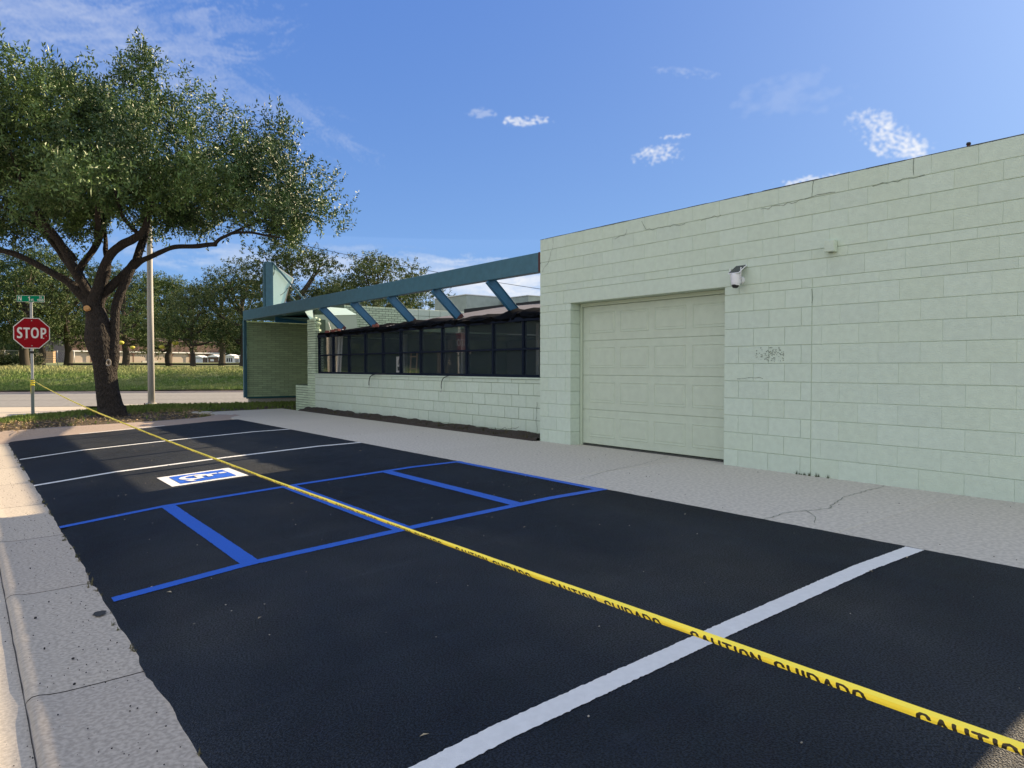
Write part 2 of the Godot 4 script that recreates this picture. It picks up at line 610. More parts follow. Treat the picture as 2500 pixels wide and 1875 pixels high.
	M.verge = mat(0.15, 0.115, 0.075, 0.95, {"tex": "speck", "tri": 0.9, "nor": "n_asph", "ns": 1.0})
	M.lawn = mat(0.15, 0.175, 0.055, 0.95, {"tex": "conc", "tri": 0.25})
	M.grass = mat(1, 1, 1, 0.7, {"vc": true, "two": true, "back": Color(0.15, 0.18, 0.08), "spec": 0.25})
	M.leaf = mat(1, 1, 1, 0.5, {"vc": true, "two": true, "back": Color(0.18, 0.24, 0.06), "spec": 0.5})
	M.far_leaf = mat(1, 1, 1, 0.6, {"vc": true, "two": true, "back": Color(0.35, 0.4, 0.2), "spec": 0.3})
	M.bark = mat(0.042, 0.032, 0.027, 0.95, {"tex": "bark", "world": false, "tri": Vector3(1.5, 0.36, 1.5), "nor": "n_bark", "ns": 2.0})
	M.far_bark = mat(0.06, 0.05, 0.04, 0.95)
	M.cut_wood = mat(0.55, 0.30, 0.12, 0.8)
	M.knot = mat(0.30, 0.27, 0.235, 0.9)
	M.blue_steel = mat(0.06, 0.165, 0.225, 0.42, {"tex": "metal", "tri": 0.7})
	M.blue_rafter = mat(0.035, 0.16, 0.30, 0.4, {"tex": "metal", "tri": 0.9})
	M.teal = mat(0.03, 0.13, 0.15, 0.45)
	M.rust = mat(0.075, 0.026, 0.026, 0.85)
	M.frame = mat(0.008, 0.013, 0.026, 0.6, {"spec": 0.2})
	M.membrane = mat(0.006, 0.0065, 0.008, 0.9, {"two": true, "spec": 0.12})
	M.roof = mat(0.17, 0.155, 0.155, 0.7, {"tex": "metal", "tri": 0.6})
	M.sheet_metal = mat(0.40, 0.46, 0.42, 0.5, {"tex": "metal", "tri": 0.5})
	M.mint = mat(0.72, 0.90, 0.84, 0.45, {"two": true, "back": Color(0.5, 0.6, 0.52)})
	M.mint_dull = mat(0.46, 0.53, 0.40, 0.5, {"two": true})
	M.red_brick = mat(0.20, 0.065, 0.05, 0.85)
	M.inside = mat(0.20, 0.20, 0.18, 0.9)
	M.inside_floor = mat(0.14, 0.13, 0.115, 0.8)
	M.white = mat(0.78, 0.78, 0.77, 0.45)
	M.white_plastic = mat(0.80, 0.80, 0.82, 0.35)
	M.solar = mat(0.015, 0.018, 0.03, 0.15)
	M.galv = mat(0.42, 0.43, 0.43, 0.5, {"metal": 0.5})
	M.post_green = mat(0.16, 0.20, 0.19, 0.5)
	M.sign_red = mat(0.30, 0.006, 0.013, 0.6, {"spec": 0.2})
	M.sign_green = mat(0.0, 0.22, 0.11, 0.6, {"spec": 0.2})
	M.sign_white = mat(0.75, 0.72, 0.68, 0.5)
	M.pole = mat(0.44, 0.43, 0.41, 0.75, {"tex": "conc", "tri": 1.0})
	M.black = mat(0.012, 0.012, 0.012, 0.6)
	M.barn = mat(0.105, 0.058, 0.05, 0.7)
	M.barn_side = mat(0.13, 0.105, 0.105, 0.7)
	M.seal = mat(0.06, 0.065, 0.055, 0.9)
	M.tan = mat(0.44, 0.36, 0.29, 0.8)
	M.brown_wood = mat(0.10, 0.045, 0.03, 0.8)
	M.shed_white = mat(0.66, 0.68, 0.72, 0.7)
	M.shed_brown = mat(0.15, 0.095, 0.065, 0.8)
	M.shed_grey = mat(0.33, 0.34, 0.34, 0.7)
	M.yellow = mat(0.62, 0.54, 0.07, 0.6)
	M.crate = mat(0.42, 0.27, 0.15, 0.8)
	M.twig = mat(0.34, 0.30, 0.25, 0.9)
	M.red_roof = mat(0.3, 0.3, 0.31, 0.8)
	var g := StandardMaterial3D.new()
	g.albedo_color = Color(0.37, 0.43, 0.46, 0.13)
	g.transparency = BaseMaterial3D.TRANSPARENCY_ALPHA
	g.roughness = 0.02
	g.metallic_specular = 1.0
	M.glass = g

# letters drawn as strokes for the print on the tape
func stroke_letter(ch: String) -> Array:
	match ch:
		"C": return [[0.95, 0.3, 0.9, 0.12, 0.7, 0.0, 0.3, 0.0, 0.08, 0.15, 0.0, 0.4, 0.0, 0.7]]
		"A": return [[0.0, 1.0, 0.5, 0.0, 1.0, 1.0], [0.2, 0.66, 0.8, 0.66]]
		"U": return [[0.0, 0.0, 0.0, 0.75, 0.2, 1.0, 0.8, 1.0, 1.0, 0.75, 1.0, 0.0]]
		"T": return [[0.0, 0.02, 1.0, 0.02], [0.5, 0.0, 0.5, 1.0]]
		"I": return [[0.5, 0.0, 0.5, 1.0]]
		"O": return [[0.5, 0.0, 0.85, 0.1, 1.0, 0.5, 0.85, 0.9, 0.5, 1.0, 0.15, 0.9, 0.0, 0.5, 0.15, 0.1, 0.5, 0.0]]
		"N": return [[0.0, 1.0, 0.0, 0.0, 1.0, 1.0, 1.0, 0.0]]
		"D": return [[0.0, 0.0, 0.0, 1.0, 0.55, 1.0, 0.9, 0.85, 1.0, 0.5, 0.9, 0.15, 0.55, 0.0, 0.0, 0.0]]
	return []

func tape_texture() -> ImageTexture:
	var w := 1024
	var h := 72
	var im := Image.create(w, h, false, Image.FORMAT_RGB8)
	im.fill(lin(0.92, 0.82, 0.085))
	var ink := lin(0.03, 0.028, 0.02)
	var words := [["CAUTION", 20.0, 412.0], ["CUIDADO", 466.0, 868.0]]
	for wd in words:
		var s: String = wd[0]
		var weights: Array = []
		var total := 0.0
		for ch in s:
			var q := 0.45 if ch == "I" else 1.0
			weights.append(q)
			total += q
		var x: float = wd[1]
		for i in s.length():
			var cw: float = (wd[2] - wd[1]) * weights[i] / total
			for poly in stroke_letter(s[i]):
				for k in range(0, poly.size() - 2, 2):
					var lw := cw * 0.66
					var a := Vector2(x + cw * 0.14 + poly[k] * lw, 30.0 + poly[k + 1] * 78.0)
					var b := Vector2(x + cw * 0.14 + poly[k + 2] * lw, 30.0 + poly[k + 3] * 78.0)
					for py in range(maxi(0, int(minf(a.y, b.y) - 8)), mini(h, int(maxf(a.y, b.y) + 9))):
						for px in range(maxi(0, int(minf(a.x, b.x) - 8)), mini(w, int(maxf(a.x, b.x) + 9))):
							var p := Vector2(px, py)
							if p.distance_to(Geometry2D.get_closest_point_to_segment(p, a, b)) < 7.6: im.set_pixel(px, py, ink)
			x += cw
	return ImageTexture.create_from_image(im)

# ------------------------------------------------------------------ masonry
# courses of pieces on a wall that faces -x; gaps are stretches of z with no wall
func course_x(p: Node, called: String, keys: Array, x: float, y0: float, y1: float, segs: Array, step: float, shift: float, joint: float, depth: float, proud := 0.0015, deep_at := [], vj := 1.0) -> void:
	for s in segs:
		var z: float = s[0]
		var edge: float = s[0] + fposmod(shift - s[0], step)
		if edge - z < 0.06: edge += step
		while z < s[1] - 0.02:
			var e := minf(edge, s[1])
			if s[1] - e < 0.06: e = s[1]
			var d := depth
			for q in deep_at:
				if absf(z - q) < 0.01 or absf(e - q) < 0.01: d = 0.2
			var a := joint / 2 if absf(z - s[0]) > 0.001 else 0.0
			var b := joint / 2 if absf(e - s[1]) > 0.001 else 0.0
			var pr := rng.randf_range(-proud, proud)
			box(p, called, M[keys[rng.randi() % keys.size()]], Vector3(x + pr, y0 + joint / 2, z + a * vj), Vector3(x + d, y1 - joint / 2, e - b * vj), 0.003)
			z = e
			edge = z + step

# the same on a wall that faces +z
func course_z(p: Node, called: String, keys: Array, z: float, y0: float, y1: float, x0: float, x1: float, step: float, shift: float, joint: float, depth: float) -> void:
	var x := x0
	var edge := x0 + fposmod(shift - x0, step)
	if edge - x < 0.04: edge += step
	while x < x1 - 0.02:
		var e := minf(edge, x1)
		if x1 - e < 0.04: e = x1
		box(p, called, M[keys[rng.randi() % keys.size()]], Vector3(x + joint / 2, y0 + joint / 2, z - depth), Vector3(e - joint / 2, y1 - joint / 2, z + rng.randf_range(-0.002, 0.002)), 0.004)
		x = e
		edge = x + step

# ------------------------------------------------------------------ the scene
func _ready() -> void:
	rng.seed = 20240611
	noise.seed = 4
	noise.frequency = 0.05
	noise.fractal_octaves = 3

	var cam := Camera3D.new()
	cam.name = "camera"
	cam.position = Vector3(0, 1.5, 0)
	cam.rotation_degrees = Vector3(-1.386, -37.594, 0)
	cam.fov = 56.45
	cam.near = 0.05
	cam.far = 2000.0
	add_child(cam)
	cam.current = true

	var sky_im := sky_image()
	# wisps at upper left, small bright ripple clouds, a pale bank low down
	cloud(sky_im, 5.0, 22.0, 13.0, 4.6, 14.0, 0.24, 0.16, 0.55, 0.40, 0.9, 21, 2.5)
	cloud(sky_im, 12.0, 19.5, 12.0, 3.0, -14.0, 0.18, 0.2, 0.7, 0.45, 0.8, 22, 2.5)
	cloud(sky_im, 38.8, 18.75, 1.75, 0.36, 0.0, 0.7, 1.3, 3.0, 0.42, 0.5, 23, 0.4)
	cloud(sky_im, 35.2, 19.3, 1.2, 0.32, 5.0, 0.25, 1.2, 3.0, 0.42, 0.5, 24, 0.4)
	cloud(sky_im, 49.2, 16.1, 1.8, 0.62, 3.0, 0.85, 1.9, 3.0, 0.48, 0.9, 25)
	cloud(sky_im, 50.4, 17.3, 1.0, 0.15, 0.0, 0.5, 2.0, 5.0, 0.5, 0.4, 26)
	cloud(sky_im, 65.6, 15.3, 2.8, 0.95, -33.0, 1.0, 1.7, 2.4, 0.44, 0.85, 27)
	cloud(sky_im, 64.0, 17.2, 1.4, 0.6, -20.0, 0.8, 2.0, 2.8, 0.5, 0.8, 37)
	cloud(sky_im, 61.0, 13.4, 3.0, 0.35, 0.0, 0.6, 2.0, 4.0, 0.55, 0.35, 32)
	cloud(sky_im, 51.0, 21.6, 2.2, 0.35, -8.0, 0.2, 1.4, 3.0, 0.5, 0.8, 28)
	cloud(sky_im, 59.0, 19.0, 4.0, 1.5, 0.0, 0.10, 0.5, 0.8, 0.45, 0.7, 29)
	cloud(sky_im, 30.0, 7.2, 14.0, 1.7, -3.0, 0.5, 0.16, 0.9, 0.42, 1.0, 30, 1.5)
	cloud(sky_im, 39.0, 6.6, 9.0, 2.4, 0.0, 0.8, 0.16, 0.8, 0.36, 1.0, 31, 1.5)
	cloud(sky_im, 16.0, 7.6, 9.0, 1.1, -4.0, 0.4, 0.2, 1.0, 0.45, 0.9, 33, 1.5)
	var psky := PanoramaSkyMaterial.new()
	psky.panorama = ImageTexture.create_from_image(sky_im)
	var sk := Sky.new()
	sk.sky_material = psky
	var env := Environment.new()
	env.background_mode = Environment.BG_SKY
	env.sky = sk
	env.tonemap_mode = Environment.TONE_MAPPER_LINEAR
	env.tonemap_exposure = EXPO
	env.sdfgi_enabled = true
	env.ssao_enabled = true
	env.ssil_enabled = true
	var we := WorldEnvironment.new()
	we.name = "world_environment"
	we.environment = env
	add_child(we)

	var sun := DirectionalLight3D.new()
	sun.name = "sun"
	sun.light_energy = 1.55
	sun.light_color = Color(1.0, 0.90, 0.74)
	sun.light_angular_distance = 0.5
	sun.shadow_enabled = true
	add_child(sun)
	sun.look_at_from_position(Vector3.ZERO, -Vector3(1, 0.4905, -0.03), Vector3.UP)

	make_materials()
	build_ground()
	build_garage()
	build_shop()
	build_canopy()
	build_corner()
	build_tape()
	build_oak()
	build_park()
	build_small()

func build_ground() -> void:
	var base := BoxMesh.new()
	base.size = Vector3(1200, 0.2, 1200)
	var g := structure("ground", base, M.lawn)
	g.position.y = -0.6

	# asphalt lot, freshly sealed, with dusty streaks worn into the seal
	var dust := FastNoiseLite.new()
	dust.seed = 15
	dust.frequency = 0.55
	dust.fractal_octaves = 4
	var edge := FastNoiseLite.new()
	edge.seed = 16
	edge.frequency = 2.2
	edge.fractal_octaves = 4
	var zs := PackedFloat32Array()
	var zz := 7.0
	while zz > -16.6:
		zs.append(zz)
		zz -= 0.06
	zs.append(-16.6)
	for k in 8: zs.append(-16.66 - 0.075 * k)
	var lot := sheet(steps(0, 1, 64), zs, func(u: float, z: float) -> Vector3:
		var x0 := 0.692 + 0.02 * edge.get_noise_1d(z * 1.2) + 0.03 * maxf(0, edge.get_noise_1d(z * 0.5 + 90) - 0.15)
		var x := lerpf(x0, 5.125 + 0.01 * edge.get_noise_1d(z * 3 + 40), u)
		var zmin := -17.22 + 0.36 * sin(PI * clampf((x - 0.7) / 4.4, 0, 1)) + 0.02 * edge.get_noise_1d(x * 3)
		var y := gy(x) + 0.004
		if u == 0.0: y -= 0.02
		return Vector3(x, y, maxf(z, zmin)),
		func(q: Vector3) -> Color:
			var d := clampf(dust.get_noise_2d(q.x * 1.0, q.z * 0.45) * 1.6 + 0.1, 0, 1)
			var broad := clampf(0.9 * dust.get_noise_2d(q.x * 0.42 + 7.0, q.z * 0.16 + 3.0) + 0.25 * dust.get_noise_2d(q.x * 1.5, q.z * 1.5 + 9.0) + 0.1, -0.25, 0.6)
			d = clampf(d * 0.7 + broad, 0, 1)
			var k := 1.0 + 1.15 * broad + 0.3 * dust.get_noise_2d(q.x * 5 + 50, q.z * 5)
			return Color(0.0180 + 0.026 * d, 0.0285 + 0.0200 * d, 0.0475 + 0.006 * d) * k)
	var pl := structure("parking_lot", lot, M.asphalt)
	var y1 := 0.008
	for l in [[-2.15, 0.68, 5.10, 0.118, "w"], [-5.12, 0.74, 5.12, 0.105, "b"], [-7.75, 0.70, 5.13, 0.1, "b"], [-10.67, 0.70, 5.12, 0.1, "w"], [-13.80, 0.72, 5.10, 0.1, "w"], [-16.95, 1.9, 3.5, 0.09, "w"]]:
		var bend := 0.0
		put(pl, "white_line" if l[4] == "w" else "blue_line", stripe(Vector2(l[1], l[0]), Vector2(l[2], l[0] + bend), l[3], y1), M.white_paint if l[4] == "w" else M.blue_paint)
	for b in [[1.615, 0.125], [2.84, 0.155], [4.03, 0.125]]:
		put(pl, "blue_bar", stripe(Vector2(b[0], -7.705), Vector2(b[0], -5.17), b[1], y1), M.blue_paint)
	put(pl, "blue_edge_line", stripe(Vector2(5.07, -7.705), Vector2(5.07, -5.17), 0.09, y1), M.blue_paint)
	# painted wheelchair sign: white square, blue square, white figure
	var sq := func(x0: float, x1: float, za: float, zb: float) -> PackedVector2Array:
		var o := PackedVector2Array()
		for k in 12: o.append(Vector2(lerpf(x0, x1, k / 12.0), za + rng.randfn() * 0.003))
		o.append(Vector2(x1, za))
		for k in 12: o.append(Vector2(lerpf(x1, x0, k / 12.0), zb + rng.randfn() * 0.003))
		o.append(Vector2(x0, zb))
		return o
	put(pl, "white_square", decal_poly(sq.call(1.895, 2.755, -9.66, -8.84), y1), M.white_paint)
	put(pl, "blue_square", decal_poly(sq.call(2.01, 2.645, -9.555, -8.935), y1 + 0.004), M.blue_paint)
	# the figure: u to the reader's right (+z), v upwards (+x)
	var fig := func(pts: Array) -> PackedVector2Array:
		var o := PackedVector2Array()
		for q in pts: o.append(Vector2(2.03 + q[1] * 0.6, -9.52 + q[0] * 0.56))
		return o
	var arc: Array = []
	for k in 15:
		var a := deg_to_rad(lerpf(112, 372, k / 14.0))
		arc.append([0.45 + 0.30 * cos(a), 0.36 + 0.30 * sin(a)])
	for k in 15:
		var a := deg_to_rad(lerpf(372, 112, k / 14.0))
		arc.append([0.45 + 0.185 * cos(a), 0.36 + 0.185 * sin(a)])
	var y3 := y1 + 0.008
	put(pl, "wheelchair_symbol", decal_poly(fig.call(arc), y3), M.white_paint)
	put(pl, "wheelchair_symbol", decal_poly(fig.call([[0.34, 0.80], [0.46, 0.80], [0.48, 0.66], [0.70, 0.66], [0.70, 0.56], [0.49, 0.56], [0.50, 0.47], [0.76, 0.47], [0.86, 0.22], [0.96, 0.27], [1.0, 0.18], [0.82, 0.09], [0.68, 0.36], [0.36, 0.36]]), y3 + 0.003), M.white_paint)
	var hd: Array = []
	for k in 14: hd.append([0.40 + 0.085 * cos(TAU * k / 14), 0.91 + 0.085 * sin(TAU * k / 14)])
	put(pl, "wheelchair_symbol", decal_poly(fig.call(hd), y3), M.white_paint)

	# concrete apron along the building, in slabs
	var ap := Node3D.new()
	ap.name = "concrete_apron"
	add_child(ap)
	ap.set_meta("kind", "structure")
	var js := [7.0, 4.0, 1.2, -2.73, -5.95, -9.0, -12.0, -15.0, -17.8, -20.5]
	for i in js.size() - 1:
		var wide: float = 7.52 if js[i] > -9.1 and js[i + 1] > -9.3 else 7.36
		put(ap, "slab", slab(5.125 if js[i] > -17.0 else 5.2, wide, js[i + 1], js[i], 0.14, rng.randf_range(-0.002, 0.002), 0.006), M.concrete if i % 2 else M.concrete_b)
	box(ap, "joint_bed", M.tar, Vector3(5.3, 0.0, -20.45), Vector3(7.3, 0.2, 6.9))
	var on := func(x: float, z: float) -> Vector3: return Vector3(x, gy(x) + 0.004, z)
	put(ap, "crack", crack([on.call(5.14, -3.32), on.call(5.5, -3.34), on.call(5.9, -3.2), on.call(6.5, -3.38), on.call(7.4, -3.42)], 0.006, Vector3.UP), M.crack)
	put(ap, "crack", crack([on.call(5.7, -3.3), on.call(5.55, -3.12), on.call(5.3, -2.98)], 0.005, Vector3.UP), M.crack)
	put(ap, "crack", crack([on.call(5.3, -5.7), on.call(6.0, -5.95), on.call(6.7, -6.05), on.call(7.5, -6.3)], 0.005, Vector3.UP), M.crack)

	# gutter strip on the street side, in slabs with a low rounded lip
	var gs := Node3D.new()
	gs.name = "concrete_gutter"
	add_child(gs)
	gs.set_meta("kind", "structure")
	var zj := 5.25
	var k2 := 0
	while zj > -17.0:
		var z0 := zj - 1.83 if zj - 1.83 > -16.9 else -17.0
		var prof := [[0.205, -0.30], [0.205, -0.037], [0.215, -0.012], [0.235, 0.002], [0.262, 0.004], [0.30, -0.004], [0.36, -0.008], [0.5, -0.006], [0.6, -0.003], [0.69, 0.0], [0.74, -0.004], [0.74, -0.3]]
		var us := steps(0, 1, 10)
		var sh := sheet(us, steps(0, prof.size() - 1, prof.size() - 1), func(u: float, w: float) -> Vector3:
			var pr: Array = prof[int(w + 0.5)]
			var z := lerpf(zj - 0.005, z0 + 0.005, u)
			var drop := 0.012 if u < 0.01 or u > 0.99 else 0.0
			return Vector3(pr[0] + 0.004 * noise.get_noise_2d(z * 60, pr[0] * 200), pr[1] - drop, z))
		put(gs, "slab", sh, M.gutter if k2 % 2 else M.gutter_b)
		k2 += 1
		zj -= 1.83
	box(gs, "joint_bed", M.soil, Vector3(0.22, -0.2, -16.95), Vector3(0.72, -0.034, 5.2))
	var blot := PackedVector2Array()
	for i in 18:
		var a := TAU * i / 18
		var r := 1.0 + 0.3 * rng.randfn() * 0.5
		blot.append(Vector2(0.645 + 0.036 * cos(a) * r, -4.93 + 0.055 * sin(a) * r))
	put(gs, "sealer_spill", decal_poly(blot, 0.003), M.tar)

	# side street on the left, then the main street across
	structure("side_street", sheet(PackedFloat32Array([-16.0, -9.0, -6.0, -3.0, -1.0, 0.0, 0.206]), steps(9, -34, 70), func(x: float, z: float) -> Vector3: return Vector3(x, side_street_y(z) - 0.0015 * absf(x), z)), M.side_street)  # runs wide out of view, bounces sunlight onto the shaded walls
	structure("side_street_corner", sheet(steps(0.2, 3.2, 10), steps(-17.3, -33, 20), func(x: float, z: float) -> Vector3: return Vector3(x, side_street_y(z), z)), M.side_street)
	structure("street", sheet(PackedFloat32Array([-90, -40, -20, -10, 0, 10, 20, 40, 90]), steps(-0.2, 12.5, 8), func(t: float, n: float) -> Vector3:
		var q := st_xz(t, n)
		return Vector3(q.x, 0.2 + 0.05 * sin(PI * clampf(n / 12.4, 0, 1)), q.y)), M.street)
	for n in [3.6, 7.4]:
		var sj := sheet(steps(-60, 40, 2), steps(n, n + 0.05, 1), func(t: float, m: float) -> Vector3:
			var q := st_xz(t, m)
			return Vector3(q.x, 0.206 + 0.05 * sin(PI * m / 12.4), q.y))
		structure("street_joint", sj, M.tar)
	structure("far_kerb", sheet(PackedFloat32Array([-90, -40, 0, 40, 90]), steps(0, 3, 3), func(t: float, k: float) -> Vector3:
		var i := int(k + 0.5)
		var q := st_xz(t, [12.35, 12.4, 12.58, 12.6][i])
		return Vector3(q.x, [0.19, 0.275, 0.28, 0.2][i], q.y)), M.kerb)
	structure("sidewalk", sheet(steps(-0.9, 3.2, 4), steps(-1.5, -0.35, 1), func(t: float, n: float) -> Vector3:
		var q := st_xz(t, n)
		return Vector3(q.x, 0.262, q.y)), M.concrete)

	# kerb and pan round the end of the lot
	var path := smooth_path([Vector3(-0.3, 0, -16.4), Vector3(0.1, 0, -16.93), Vector3(0.7, 0, -17.12), Vector3(1.9, 0, -16.88), Vector3(3.4, 0, -16.88), Vector3(4.6, 0, -17.12), Vector3(5.3, 0, -17.62), Vector3(5.9, 0, -18.4)], 6)
	var kp := [[0.0, -0.02], [0.30, 0.02], [0.55, 0.055], [0.66, 0.12], [0.74, 0.145], [0.95, 0.155], [0.96, -0.05]]
	structure("kerb", sheet(steps(0, path.size() - 1, path.size() - 1), steps(0, kp.size() - 1, kp.size() - 1), func(u: float, w: float) -> Vector3:
		var i := int(u + 0.5)
		var d := (path[mini(i + 1, path.size() - 1)] - path[maxi(i - 1, 0)]).normalized()
		var s := Vector3(d.z, 0, -d.x)
		var pr: Array = kp[int(w + 0.5)]
		var q: Vector3 = path[i] + s * (pr[0] - 0.05)
		q.y = gy(path[i].x) * 0.85 + pr[1] + 0.004
		if pr[1] > 0.1: q.y = lerpf(q.y, 0.2 + pr[1] * 0.15, 0.6)
		return q), M.kerb)

	# the grass corner that carries the oak and the stop sign
	var fr := [Vector2(0.15, -17.1), Vector2(0.5, -17.75), Vector2(1.9, -17.6), Vector2(3.4, -17.65), Vector2(4.7, -18.0), Vector2(5.22, -18.9), Vector2(5.3, -20.52), Vector2(7.0, -20.55), Vector2(9.3, -20.55)]
	var bk := [Vector2(0.1, -17.4), Vector2(0.25, -19.6), Vector2(0.9, -21.4), Vector2(2.2, -23.1), Vector2(3.4, -24.6), Vector2(4.4, -25.6), Vector2(5.6, -25.3), Vector2(7.4, -24.6), Vector2(9.3, -24.45)]
	var along := func(l: Array, u: float) -> Vector2:
		var i := mini(int(u), l.size() - 2)
		return (l[i] as Vector2).lerp(l[i + 1], u - i)
	var verge_y := func(x: float, z: float, w: float) -> float:
		return lerpf(0.185, 0.275, smoothstep(0.0, 0.25, w)) - 0.085 * smoothstep(0.8, 1.0, w) + 0.03 * noise.get_noise_2d(x * 25, z * 25)
	structure("grass_verge", sheet(steps(0, 8, 64), steps(0, 1, 30), func(u: float, w: float) -> Vector3:
		var q: Vector2 = (along.call(fr, u) as Vector2).lerp(along.call(bk, u), w)
		return Vector3(q.x, verge_y.call(q.x, q.y, w), q.y)), M.verge)
	var tf := tuft(9, 0.075, 0.05, 0.012)
	var tl: Array = []
	var tc := PackedColorArray()
	for i in 9000:
		var u := rng.randf() * 8.0
		var w := pow(rng.randf(), 0.7)
		var q: Vector2 = (along.call(fr, u) as Vector2).lerp(along.call(bk, u), w)
		var bare := smoothstep(0.32, 0.55, w + 0.25 * noise.get_noise_2d(q.x * 12, q.y * 12)) if u < 6 else 1.0
		var dt := q.distance_to(Vector2(2.96, -20.04))
		if dt < 0.4 or rng.randf() > 0.12 + bare or (dt < 1.6 and rng.randf() < 0.6 - dt * 0.2): continue
		var s := rng.randf_range(0.5, 1.3)
		tl.append(Transform3D(Basis(Vector3.UP, rng.randf() * TAU).scaled(Vector3(s, s, s)), Vector3(q.x, verge_y.call(q.x, q.y, w) - 0.005, q.y)))
		var dry := rng.randf() * (1.0 if w < 0.45 and u < 5.5 else 0.35)
		tc.append(Color(0.125, 0.205, 0.04).lerp(Color(0.30, 0.24, 0.12), dry) * rng.randf_range(0.7, 1.2))
	scatter(self, "grass", tf, M.grass, tl, tc)
	# fallen leaves and twigs on the bare edge
	var lf := tri_mesh(PackedVector3Array([Vector3(0, 0, 0), Vector3(0.03, 0.012, 0.014), Vector3(0.07, 0.004, 0), Vector3(0, 0, 0), Vector3(0.07, 0.004, 0), Vector3(0.03, 0.01, -0.014)]))
	tl = []
	tc = PackedColorArray()
	for i in 2600:
		var u := rng.randf() * 5.6
		var w := rng.randf() * 0.5
		var q: Vector2 = (along.call(fr, u) as Vector2).lerp(along.call(bk, u), w)
		tl.append(Transform3D(Basis(Vector3.UP, rng.randf() * TAU).rotated(Vector3.RIGHT, rng.randfn() * 0.3), Vector3(q.x, verge_y.call(q.x, q.y, w) + 0.012, q.y)))
		tc.append(Color(0.34, 0.25, 0.15) * rng.randf_range(0.5, 1.35))
	scatter(self, "fallen_leaves", lf, M.grass, tl, tc)

	# bed of dirt at the foot of the window wall
	structure("soil", sheet(steps(7.35, 7.72, 7), steps(-8.95, -19.3, 120), func(x: float, z: float) -> Vector3:
		var e := clampf((x - 7.35) / 0.06, 0, 1)
		return Vector3(x + (0.03 * noise.get_noise_1d(z * 30) if e < 0.5 else 0.0), 0.262 + e * (0.045 + 0.05 * (0.5 + noise.get_noise_2d(x * 90, z * 30)) + 0.05 * smoothstep(7.5, 7.7, x)), z)), M.soil)
	tl = []
	tc = PackedColorArray()
	for i in 420:
		var s := rng.randf_range(0.3, 1.0) * (1.5 if rng.randf() < 0.1 else 0.8)
		tl.append(Transform3D(Basis(Vector3.UP, rng.randf() * TAU).scaled(Vector3(s, s, s)), Vector3(rng.randf_range(7.4, 7.69), 0.32, rng.randf_range(-9.0, -19.0))))
		tc.append(Color(0.05, 0.05, 0.025).lerp(Color(0.12, 0.10, 0.06), rng.randf()))
	for i in 330:
		var s := rng.randf_range(0.2, 0.75)
		var z := rng.randf_range(3.0, -16.5)
		if edge.get_noise_1d(z * 0.6 + 300) < -0.05: continue
		tl.append(Transform3D(Basis(Vector3.UP, rng.randf() * TAU).scaled(Vector3(s, s * 0.7, s)), Vector3(0.695 + rng.randfn() * 0.012, -0.004, z)))
		tc.append(Color(0.09, 0.10, 0.045).lerp(Color(0.20, 0.17, 0.11), rng.randf()))
	for i in 14:
		var s := rng.randf_range(0.3, 0.8)
		tl.append(Transform3D(Basis(Vector3.UP, rng.randf() * TAU).scaled(Vector3(s, s, s)), Vector3(7.44, 0.285, -4.25 + rng.randfn() * 0.12)))
		tc.append(Color(0.07, 0.09, 0.04))
	scatter(self, "weeds", tuft(8, 0.06, 0.035, 0.008), M.grass, tl, tc)
	# crumbs of old asphalt and pebbles
	var peb := box_mesh(Vector3(0.012, 0.008, 0.010), 0.003)
	tl = []
	tc = PackedColorArray()
	for i in 1500:
		var x := rng.randf_range(-0.6, 0.68)
		var z := -pow(rng.randf(), 1.4) * 15.0
		var y := 0.0 if x > 0.25 else -0.036
		var s := rng.randf_range(0.15, 0.65) * (2.0 if rng.randf() < 0.03 else 1.0)
		tl.append(Transform3D(Basis(Vector3(rng.randfn(), rng.randfn(), 0.3).normalized(), rng.randf() * TAU).scaled(Vector3(s, s, s)), Vector3(x, y + 0.002, z)))
		tc.append(Color(0.018, 0.018, 0.02) * rng.randf_range(0.6, 2.0))
	for i in 260:
		var x := rng.randf_range(0.75, 7.3)
		var z := -rng.randf() * 14.0
		var s := rng.randf_range(0.2, 0.7)
		tl.append(Transform3D(Basis(Vector3(rng.randfn(), 1, rng.randfn()).normalized(), rng.randf() * TAU).scaled(Vector3(s * 1.5, s, s)), Vector3(x, gy(x) + 0.008, z)))
		tc.append((Color(0.4, 0.37, 0.32) if x < 5.1 else Color(0.04, 0.035, 0.03)) * rng.randf_range(0.5, 1.1))
	scatter(self, "pebbles", peb, M.grass, tl, tc)
	tl = []
	tc = PackedColorArray()
	for i in 18:
		var x := rng.randf_range(0.8, 4.9)
		tl.append(Transform3D(Basis(Vector3.UP, rng.randf() * TAU).scaled(Vector3(0.6, 0.6, 0.4)), Vector3(x, gy(x) + 0.010, rng.randf_range(-0.9, -15.5))))
		tc.append(Color(0.42, 0.36, 0.26) * rng.randf_range(0.5, 1.2))
	scatter(self, "dry_leaves", lf, M.grass, tl, tc)

	# grass bank and park beyond the main street
	var ns := PackedFloat32Array([12.58, 13.2, 14, 15, 16, 17.5, 19, 20.5, 22, 24, 27, 31, 36, 42, 50, 60, 75, 95, 130, 180, 260, 400])
	structure("grass_bank", sheet(steps(-140, 120, 130), ns, func(t: float, n: float) -> Vector3:
		var q := st_xz(t, n)
		return Vector3(q.x, park_y(q.x, q.y), q.y)), M.lawn)
	tl = []
	tc = PackedColorArray()
